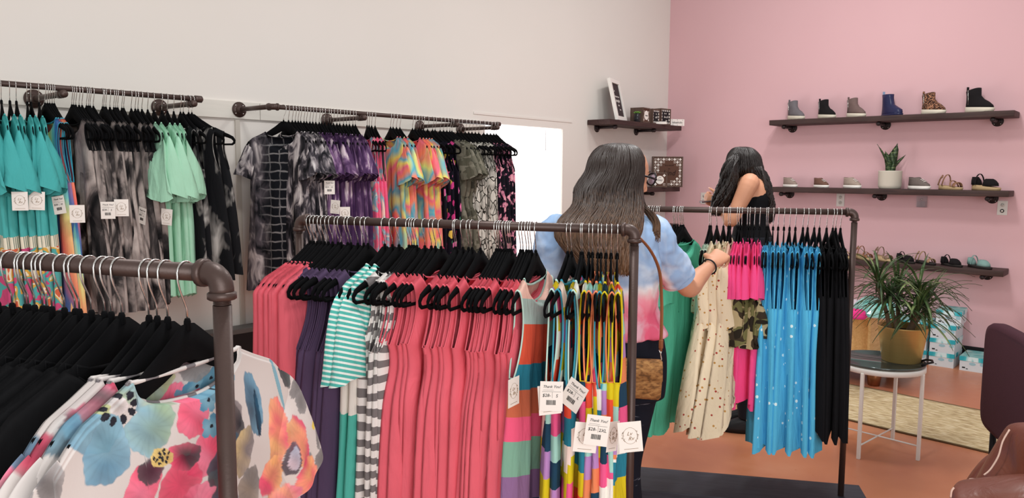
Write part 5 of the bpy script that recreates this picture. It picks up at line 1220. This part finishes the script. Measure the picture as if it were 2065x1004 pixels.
for h, kn, an in lg2:
    bm = BM(); c0 = V((an.x, an.y, 0)); fd = side2; loft(bm, [(c0 + fd * .05 + ZV * .004, lat2 * .043, fd * .125), (c0 + fd * .05 + ZV * .03, lat2 * .045, fd * .127), (c0 + fd * .03 + ZV * .06, lat2 * .040, fd * .09), (c0 + ZV * .09, lat2 * .036, fd * .05)], 20); child2('shoe', bm, M['paint_black'])
face_parts(p2, h2, f2, l2, u2, .84)
for o in p2.children:
    if o.name.split('.')[0] in ('eye', 'eyebrow', 'lips', 'nail'): o.matrix_parent_inverse = Matrix.Translation(-V(p2.location))
HM2 = hair_mat('long_dark_brown_wavy_hair', '140d0c', '1e1412', 1.25, 1.6)
hA = hair(p2, [(at(1497, 297, D_ + .02), .02, .02), (at(1498, 300, D_ + .02), .055, .06), (at(1499, 313, D_ + .02), .090, .10), (at(1500, 330, D_ + .02), .106, .112), (at(1501, 347, D_ + .02), .112, .105), (at(1508, 358, D_ + .02), .10, .085), (at(1514, 368, D_ + .02), .085, .06)], TV, FV, HM2, 700, 5, .002, rad=.0022)
hB = hair(p2, [(at(1518, 325, D_ - .0), .012, .03), (at(1525, 338, D_ - .02), .024, .06), (at(1530, 352, D_ - .02), .035, .08), (at(1537, 375, D_ - .02), .032, .10), (at(1543, 400, D_ - .02), .030, .10), (at(1546, 422, D_ - .02), .026, .09), (at(1546, 444, D_ - .02), .014, .06)], TV, FV, HM2, 420, 6, .006, rad=.0022)
hC = hair(p2, [(at(1484, 312, D_ - .03), .010, .03), (at(1476, 326, D_ - .06), .026, .05), (at(1471, 345, D_ - .07), .036, .06), (at(1468, 368, D_ - .07), .044, .06), (at(1460, 392, D_ - .08), .044, .055), (at(1453, 412, D_ - .08), .036, .045), (at(1446, 430, D_ - .08), .018, .03)], TV, FV, HM2, 420, 7, .007, rad=.0022)
for o in (hA, hB, hC): o.matrix_parent_inverse = Matrix.Translation(-V(p2.location))
ph_ = empty('mobile_phone', at(1437, 405, D_ + .03), 0, cat='phone', label='dark mobile phone held low by the woman with long dark hair')
ph_.rotation_euler = ((-TV * .98 + ZV * -.1).to_track_quat('Y', 'Z')).to_euler()
bm = BM(); box(bm, (0, 0, 0), (.072, .148, .009), bev=.003); obj('case', bm, plain('maroon_phone_case', '3a2228', .35), ph_)
bm = BM(); box(bm, (0, 0, .0048), (.066, .138, .001)); obj('screen', bm, plain('dark_glass_screen', '15161c', .08), ph_, smooth=False)
# ------------------------------------------------------------------ rug
g = G('braided_jute', .95, 0, .1); v = g.coords(); X, Y, Z = g.xyz(v)
rows = g.math('ABSOLUTE', g.math('SUBTRACT', g.math('FRACT', g.math('MULTIPLY', X, 30)), .5)); tw = g.math('SINE', g.math('ADD', g.math('MULTIPLY', Y, 380), g.math('MULTIPLY', X, 190)))
n_ = g.noise(g.coords((3, 1, 1)), 16, 4); c = g.ramp(n_, [(.3, 'a8926f'), (.5, 'cbb890'), (.7, 'e0d2b2')]); c = g.mix(g.math('MULTIPLY', g.math('GREATER_THAN', rows, .40), .45), c, '8c7654')
g.color(c); g.bump(g.math('ADD', g.math('MULTIPLY', rows, -1.2), g.math('MULTIPLY', tw, .15)), .6, .006)
r = empty('jute_rug', (5.52, 1.4, 0), label='long natural jute rug on the floor behind the white side table', cat='rug')
bm = BM(); bmesh.ops.create_grid(bm, x_segments=24, y_segments=80, size=1); bmesh.ops.scale(bm, vec=(.43, 1.9, 1), verts=bm.verts)
for v_ in bm.verts: v_.co.z = .010 + .0015 * sin(v_.co.x * 70) ; v_.co.x += .004 * sin(v_.co.y * 9)
ex = bmesh.ops.extrude_face_region(bm, geom=bm.faces[:]); bmesh.ops.translate(bm, vec=(0, 0, -.009), verts=[q for q in ex['geom'] if isinstance(q, bmesh.types.BMVert)])
o = obj('weave', bm, g.m, r); r.rotation_euler = (0, 0, radians(-5))
bm = BM()
for s in (-1, 1): tube(bm, [(s * .43 + .004 * sin(y * 9), y, .007) for y in [-1.9 + .1 * k for k in range(39)]], .006, 6)
obj('edge_cord', bm, plain('brown_jute_cord', '6b573d', .9), r)

# ------------------------------------------------------------------ white side table with tray and plant
TX, TY = 4.668, 1.245
t = empty('side_table', (TX, TY, 0), label='round white metal side table carrying the dracaena in a gold pot', cat='side table')
LP = [(4.415, 1.274), (4.636, .996), (4.916, 1.213), (4.697, 1.49)]
for x, y in LP:
    dx, dy = x - TX, y - TY; m_ = sqrt(dx * dx + dy * dy); ux, uy = dx / m_, dy / m_; rr = .232
    bm = BM(); box(bm, (ux * rr, uy * rr, .245), (.018, .018, .49), Matrix.Rotation(atan2(uy, ux), 4, 'Z'), bev=.003); obj('leg', bm, M['white_paint'], t, smooth=False)
for a, b in ((0, 2), (1, 3)):
    P = []
    for k in (a, b):
        dx, dy = LP[k][0] - TX, LP[k][1] - TY; m_ = sqrt(dx * dx + dy * dy); P.append((dx / m_ * .225, dy / m_ * .225, .075 + (.0 if a == 0 else .006)))
    bm = BM(); tube(bm, P, .0045, 8); obj('cross_brace', bm, M['white_paint'], t)
bm = BM(); lathe(bm, [(.222, .485), (.232, .485), (.236, .488), (.236, .512), (.232, .516), (.222, .516), (.222, .485)], 56, cap=False); obj('ring', bm, M['white_paint'], t)
ty = empty('serving_tray', (TX, TY, .5165), label='round dark tray with a raised handle on the white side table', cat='tray')
bm = BM(); lathe(bm, [(.0, 0), (.222, 0), (.232, .004), (.236, .016), (.231, .016), (.226, .007), (.0, .004)], 56, cap=False); obj('dish', bm, plain('smoky_mirror_tray', '55605f', .12, .4, .6), ty)
bm = BM(); hd_ = (TV * .86 - FV * .4).normalized(); n2 = ZV.cross(hd_); tube(bm, [hd_ * .205 + n2 * .055 + ZV * .014, hd_ * .235 + n2 * .05 + ZV * .028, hd_ * .262 + n2 * .025 + ZV * .032, hd_ * .262 - n2 * .025 + ZV * .032, hd_ * .235 - n2 * .05 + ZV * .028, hd_ * .205 - n2 * .055 + ZV * .014], .006, 8); obj('handle', bm, M['paint_black'], ty)
pc = fr(1817, 727, .521)
p = empty('potted_dracaena', (pc.x, pc.y, .521), label='bushy dracaena plant in a brushed gold pot on the side table', cat='plant')
g = G('brushed_brass', .42, .6, .5); st = g.noise(g.coords((2, 2, 90)), 5, 3); g.color(g.mix(st, 'c4a160', 'dcbc7a')); g.bump(st, .08, .002); M['brass'] = g.m
bm = BM(); lathe(bm, [(.0, 0), (.098, 0), (.102, .003), (.132, .198), (.136, .203), (.133, .206), (.128, .202), (.122, .16), (.0, .158)], 48, cap=False); obj('pot', bm, M['brass'], p)
bm = BM(); lathe(bm, [(.0, .172), (.06, .176), (.126, .168)], 30, cap=False); obj('soil', bm, plain('dark_soil', '2a211c', 1, bump=.6, bs=60), p)
bark = plain('grey_brown_bark', '6e5b48', .9, var=.3, vs=30, bump=.5, bs=60)
g = G('dracaena_leaf', .42, 0, .4); n_ = g.noise(g.coords(rand=0), 7, 3); g.color(g.ramp(n_, [(.3, '24371f'), (.55, '41592f'), (.75, '8a9a60')])); M['dleaf'] = g.m
rnd = random.Random(11); heads = []
for dx, dy, h_, lx, ly in ((.03, .03, .20, .05, .03), (-.04, .02, .17, -.06, .03), (.0, -.04, .23, .01, -.03), (.045, -.03, .13, .07, -.06), (-.03, -.03, .12, -.05, -.06), (-.055, .05, .26, -.07, .06)):
    bm = BM(); P = [(V((dx, dy, .165)), .013), (V((dx + lx * .4, dy + ly * .4, .165 + h_ * .5)), .012), (V((dx + lx, dy + ly, .165 + h_)), .010)]; limb(bm, P, 10); obj('stem', bm, bark, p); heads.append(V((dx + lx, dy + ly, .165 + h_ + .03)))
bm = BM()
for hi, H_ in enumerate(heads):
    for k in range(42):
        a = k * 2.399 + hi; el = rnd.uniform(-.25, 1.35); L_ = rnd.uniform(.20, .36) * (1 if el < 1.1 else .75); d0 = V((cos(a) * cos(el), sin(a) * cos(el), sin(el))); wd_ = rnd.uniform(.0065, .0095); q = H_ + V((0, 0, rnd.uniform(-.05, .02))); Rr = []; d = d0; n = 9
        for i in range(n + 1):
            kk = i / n; w_ = wd_ * (sin(pi * min(1, kk * .8 + .15)) if kk < .75 else max(.06, (1 - kk) * 3.4 * .9)); s_ = d.cross(ZV)
            if s_.length < .05: s_ = V((cos(a + 1.57), sin(a + 1.57), 0))
            s_.normalize(); nn_ = s_.cross(d).normalized(); Rr.append([q - s_ * w_ + nn_ * .0015, q - nn_ * .0008, q + s_ * w_ + nn_ * .0015, q + nn_ * .0006])
            q = q + d * (L_ / n); d = (d - ZV * (.11 + .08 * kk) * (1.15 if el > .2 else .9)).normalized()
        rings(bm, Rr)
obj('foliage', bm, M['dleaf'], p)

# ------------------------------------------------------------------ display bench behind the table
bx = V((6.33, 1.90, 0))
b = empty('display_bench', bx, radians(-3), label='low wood and white display bench on a copper leg behind the side table', cat='bench')
bm = BM(); box(bm, (0, .20, .545), (.62, 1.1, .03), bev=.004); obj('white_top', bm, plain('lilac_white_laminate', 'e4dce6', .35), b, smooth=False)
bm = BM()
for x, y, z, sx, sy, sz in ((-.29, .15, .385, .018, .0, 0),): pass
# open fronted pine cubby below the top
for (c_, s_) in (((0.0, .20, .52), (.60, .86, .018)), ((0.0, .20, .20), (.60, .86, .018)), ((0.0, -.222, .36), (.60, .018, .302)), ((0.0, .622, .36), (.60, .018, .302)), ((.29, .20, .36), (.018, .84, .302)), ((-.21, .20, .36), (.014, .82, .30))): box(bm, c_, s_, bev=.002)
obj('pine_cubby', bm, M['pine'], b, smooth=False)
bm = BM(); box(bm, (.05, .20, .165), (.66, 1.2, .05), bev=.004); obj('dark_base', bm, plain('grey_stained_base', '4b464c', .6), b, smooth=False)
for x, y in ((-.20, -.24), (.22, -.24), (-.20, .64), (.22, .64)):
    bm = BM(); lathe(bm, [(.038, 0), (.042, .004), (.062, .14)], 24, (x, y, 0)); obj('copper_leg', bm, plain('copper_leg_metal', '8a5a3c', .35, .8), b)
def fold(name, loc, rz, label, c, sx, sy, h, mat=None):
    o = empty(name, loc, rz, label=label, cat='garment' if 'bag' not in name else 'bag'); rnd = random.Random(2); bm = BM()
    loft(bm, [(V((0, 0, h * k)) + V((rnd.uniform(-.01, .01), rnd.uniform(-.01, .01), 0)), V((sx * (1 - .25 * k ** 2), 0, 0)), V((0, sy * (1 - .3 * k ** 2), 0))) for k in (0, .15, .4, .6, .85, 1)], 26, .55)
    for v_ in bm.verts: v_.co += V((0, 0, .012 * mnoise.noise(v_.co * 14))) + v_.co.normalized() * .01 * mnoise.noise(v_.co * 20)
    obj('cloth', bm, mat or cloth(label[:20].replace(' ', '_'), c), o); return o
q = fr(1728, 640, .56); fold('folded_top', (q.x, q.y + .06, .561), .2, 'folded bright pink top on white bench top beside the far rack post', 'ea3f8c', .13, .12, .05)
gm = G('teal_plastic_wrap', .15, 0, .5); gm.color(gm.ramp(gm.noise(gm.coords(), 12, 4, 1), [(.4, '4aa79b'), (.65, '9fd0c8')])); gm.b.inputs['Alpha'].default_value = .85
q = fr(1768, 632, .56); o = empty('plastic_bag', (q.x, q.y, .561), .4, label='crumpled teal plastic garment bag on the bench behind the plant', cat='bag'); bm = BM(); rnd = random.Random(9)
loft(bm, [(V((.01 * k, 0, .11 * k)), V((.20 * (1 - .5 * k * k), 0, 0)), V((0, .17 * (1 - .55 * k * k), 0))) for k in (0, .2, .4, .6, .8, 1)], 30, .7)
for v_ in bm.verts: v_.co += V((.02 * mnoise.noise(v_.co * 18), .02 * mnoise.noise(v_.co * 16 + V((5, 0, 0))), .02 * max(0, v_.co.z * 8) * mnoise.noise(v_.co * 15)))
obj('film', bm, gm.m, o, smooth=False)

# ------------------------------------------------------------------ shoe boxes
g = G('aqua_printed_lid', .5, 0, .35); X, Y, Z = g.xyz(g.coords()); wv = g.noise(g.coords((1, 1, .3)), 16, 1, .5)
g.color(g.ramp(wv, [(.40, '2fa9b8'), (.52, '4fc0c8'), (.60, 'd8eef0')])); M['lid'] = g.m
g = G('aqua_lid_top', .45, 0, .4); g.color(g.ramp(g.noise(g.coords(), 9, 2, 1.2), [(.35, '5da9a8'), (.55, '8fc0bc'), (.7, 'c2d8d2')])); M['lidtop'] = g.m
M['boxwhite'] = plain('pale_blue_white_card', 'd5dde2', .6, var=.05, vs=20)
M['oval'] = plain('light_blue_oval', '9cc4cf', .5)
BW, BD, BH = .190, .30, .118
def box_meshes():
    a = BM(); box(a, (0, 0, .045), (BD - .006, BW - .006, .09)); b_ = BM(); vs = box(b_, (0, 0, .1), (BD, BW, .036))
    for f in b_.faces:
        if f.normal.z > .9: f.material_index = 1
    c = BM()
    for y, s_ in ((-.0, 1.0), (-.075, .7)):
        lathe(c, [(.0235 * 1, 0), (.0235, .0006)], 22, (0, 0, 0), 'X') if 0 else None
    R = [];
    for s0 in (1.0,):
        ring = [V((-(BD / 2 - .003) - .0006, .0 + .024 * cos(2 * pi * j / 24), .062 + .012 * sin(2 * pi * j / 24))) for j in range(24)]; ring2 = [p_ + V((-.0005, 0, 0)) for p_ in ring]; rings(c, [ring, ring2]); c2 = BM()
        ring = [V((-(BD / 2 - .003) - .0006, -.070 + .018 * cos(2 * pi * j / 24), .066 + .014 * sin(2 * pi * j / 24))) for j in range(24)]; ring2 = [p_ + V((-.0005, 0, 0)) for p_ in ring]; rings(c2, [ring, ring2])
    d = BM(); F_ = Matrix.Rotation(radians(-90), 4, 'Z')
    box(d, (-(BD / 2 - .003) - .0008, .062, .026), (.0006, .022, .011)); box(d, (-(BD / 2 - .003) - .0008, .038, .018), (.0006, .014, .006)); box(d, (-(BD / 2 - .003) - .0011, .062, .026), (.0006, .0015, .008))
    return [mesh_of(x, n, False) for x, n in ((a, 'carton'), (b_, 'lid'), (c, 'oval_print'), (c2, 'oval_print'), (d, 'size_label'))]
BA, BB, BC, BC2, BDm = box_meshes(); BA.materials.append(M['boxwhite']); BB.materials.append(M['lid']); BB.materials.append(M['lidtop']); BC.materials.append(M['oval']); BC2.materials.append(M['oval']); BDm.materials.append(M['ink'])
def shoe_box(x, y, z, rz, label, grp='aqua and white shoe boxes'):
    o = empty('shoe_box', (x, y, z), rz, label=label, cat='shoe box', group=grp)
    c = obj('carton', BA, None, o); obj('lid', BB, None, o); obj('oval_print', BC, None, c); obj('oval_print', BC2, None, c); obj('size_label', BDm, None, c)
X0 = 7.10 + BD / 2
pos_ = ['bottom', 'second lowest', 'third from the floor', 'top']
for k in range(4):
    shoe_box(X0 + .02 * (k == 3) - .0 * k, 1.413 + (.012 if k < 3 else -.012), k * BH, radians(0 if k < 3 else 3), 'aqua and white shoe box, ' + pos_[k] + ' of the tallest stack by the wall')
for k in range(3):
    shoe_box(X0, 1.632 + .004 * k, k * BH, 0, 'aqua and white shoe box, ' + ['bottom', 'middle', 'top'][k] + ' of the stack behind the gold pot')
for k in range(3):
    shoe_box(X0, 1.835, k * BH, 0, 'aqua and white shoe box, ' + ['bottom', 'middle', 'top'][k] + ' of the stack hidden left of gold pot')
shoe_box(X0 - .01, 1.195, 0, 0, 'single aqua and white shoe box on the floor next to the maroon chair')
wc = plain('white_carton', 'dcd6d2', .6)
for k in range(5):
    o = empty('shoe_box', (7.28, .70, k * .118), 0, label='plain white shoe box, ' + ['lowest', 'second', 'third', 'fourth', 'topmost'][k] + ' in the stack at right picture edge', cat='shoe box', group='plain white shoe boxes')
    bm = BM(); box(bm, (0, 0, .045), (.294, .18, .09)); obj('carton', bm, wc, o, smooth=False); bm = BM(); box(bm, (0, 0, .1), (.3, .19, .036)); obj('lid', bm, wc, o, smooth=False)
    bm = BM(); box(bm, (-.148, .05, .03), (.001, .03, .02)); obj('size_label', bm, M['ink'], o, smooth=False)

# ------------------------------------------------------------------ maroon chair
ch = empty('upholstered_chair', at(2035, 1000, 3.45), 0, label='maroon fabric chair with rounded back on dark metal legs', cat='chair'); ch.location.z = 0
def cchild(name, bm, mat, **k):
    o = obj(name, bm, mat, None, **k); o.parent = ch; o.matrix_parent_inverse = Matrix.Translation(-V(ch.location)); return o
mar = plain('maroon_wool', '42202b', .95, var=.2, vs=120, bump=.2, bs=400)
A_ = at(2004, 750, 3.60); B_ = A_ - (FV * .955 + TV * .29) * .80   # near upright edge and far edge of the back
u_ = (B_ - A_); u_.z = 0; wch = u_.length; u_.normalize(); nn_ = u_.cross(ZV)
zt = at(1985, 640, 3.62).z; zb = at(1985, 858, 3.62).z; cz = (zt + zb) / 2; hz = (zt - zb) / 2
bm = BM(); R = []
for t_, sc_ in ((-.035, .90), (-.030, .97), (-.015, 1.0), (.015, 1.0), (.030, .97), (.035, .90)):
    ring = []
    for j in range(48):
        a = 2 * pi * j / 48; e_ = .24; cx = abs(cos(a)) ** e_ * (1 if cos(a) >= 0 else -1); sz = abs(sin(a)) ** e_ * (1 if sin(a) >= 0 else -1)
        q = V((A_.x, A_.y, 0)) + u_ * (wch / 2 + cx * wch / 2 * sc_) + ZV * (cz + sz * hz * sc_) + nn_ * (t_ + .02 * (cx * cx))
        ring.append(q)
    R.append(ring)
rings(bm, R); cchild('backrest', bm, mar)
sd = nn_ if nn_.dot(TV) > 0 else -nn_
S0 = V((A_.x, A_.y, 0)) + u_ * wch / 2 + sd * .27
bm = BM(); loft(bm, [(S0 + ZV * .40, u_ * .22, sd * .22), (S0 + ZV * .41, u_ * .235, sd * .235), (S0 + ZV * .45, u_ * .24, sd * .24), (S0 + ZV * .475, u_ * .22, sd * .22)], 36, .45); cchild('seat', bm, mar)
mt_ = plain('dark_steel', '2a2a2c', .45, .5)
for a, b in ((-.20, -.0), (.20, -.0), (-.2, .46), (.2, .46)):
    q = V((A_.x, A_.y, 0)) + u_ * (wch / 2 + a) + sd * b
    bm = BM()
    if b < .1: 
        q = V((A_.x, A_.y, 0)) + u_ * (.055 if a < 0 else wch - .055) - sd * .0; tube(bm, [q + ZV * .004, q + ZV * (zb + .12)], .014, 12)
    else: tube(bm, [q + ZV * .004, q + ZV * .41], .0125, 12)
    cchild('leg', bm, mt_)

# ------------------------------------------------------------------ brown leather armchair at the lower right
g = G('glossy_brown_leather', .38, 0, .5); n_ = g.noise(g.coords(), 6, 4, .8); g.color(g.mix(n_, '6a3829', '7c4535')); cr = g.noise(g.coords(), 12, 5, 1.0); g.bump(cr, .35, .012); M['leather'] = g.m
ac_ = empty('leather_armchair', at(2150, 1200, 2.5), 0, label='glossy brown leather armchair with pale piping at lower right', cat='armchair'); ac_.location.z = 0
def lchild(name, bm, mat, **k):
    o = obj(name, bm, mat, None, **k); o.parent = ac_; o.matrix_parent_inverse = Matrix.Translation(-V(ac_.location)); return o
def puff(name, px, depth0, thick, rows):
    """a stuffed cushion: outline given at its front, real thickness behind it"""
    bm = BM(); R = []
    cxy = V((0, 0, 0)); P = [at(x, y, d) for x, y, d in rows]
    for q in P: cxy += q
    cxy /= len(P)
    for t_, s_ in ((0.0, .55), (.04, .80), (.16, .95), (.40, 1.0), (.70, .97), (.92, .85), (1.0, .6)):
        R.append([cxy + (q - cxy) * s_ + (FV * .85 + TV * .53) * (t_ * thick) for q in P])
    rings(bm, R); o = lchild(name, bm, M['leather']); m_ = o.modifiers.new('s', 'SUBSURF'); m_.levels = m_.render_levels = 2
    return o
puff('back_cushion', 0, 0, .16, [(2025, 880, 2.45), (2035, 868, 2.40), (2075, 864, 2.32), (2155, 878, 2.2), (2215, 978, 2.15), (2175, 1118, 2.15), (2055, 1138, 2.25), (1966, 1078, 2.4), (1953, 1003, 2.45), (1973, 968, 2.46), (2001, 918, 2.46)])
puff('side_panel', 0, 0, .12, [(1988, 926, 2.62), (2020, 917, 2.6), (2064, 924, 2.55), (2094, 1004, 2.5), (2064, 1104, 2.5), (1970, 1104, 2.58), (1928, 1064, 2.6), (1928, 1009, 2.62), (1955, 964, 2.63)])
puff('arm', 0, 0, .22, [(1910, 1028, 2.30), (1916, 1006, 2.30), (1930, 1000, 2.30), (1988, 996, 2.25), (2062, 986, 2.18), (2162, 992, 2.1), (2192, 1084, 2.1), (2172, 1184, 2.1), (2018, 1204, 2.2), (1913, 1174, 2.3), (1903, 1084, 2.3)])
base = at(2070, 1150, 2.45) + TV * .28; bm = BM(); box(bm, (base.x + .1, base.y - .1, .28), (.75, .75, .32), Matrix.Rotation(AZ, 4, 'Z'), bev=.04); lchild('base', bm, M['leather'])
for a, b in ((-.3, -.3), (.3, -.3), (.3, .3), (-.3, .3)):
    bm = BM(); q = V((base.x + .1, base.y - .1, 0)) + TV * a + FV * b; tube(bm, [q, q + ZV * .13], [.018, .025], 12); lchild('leg', bm, M['paint_black'])
pip = plain('pale_piping', 'd8b8a8', .4)
for P in ([(2036, 866, 2.405), (2022, 890, 2.405), (2014, 918, 2.405), (2003, 938, 2.41), (1994, 950, 2.41), (1984, 958, 2.41)], [(1954, 984, 2.60), (1953, 972, 2.60), (1956, 966, 2.61), (1966, 966, 2.61)], [(1917, 1003, 2.30), (1919, 990, 2.30), (1924, 983, 2.30)]):
    bm = BM(); tube(bm, [q[0] for q in smooth_path([(at(*q), 0.0) for q in P], 4)], .0028, 6); lchild('piping', bm, pip)
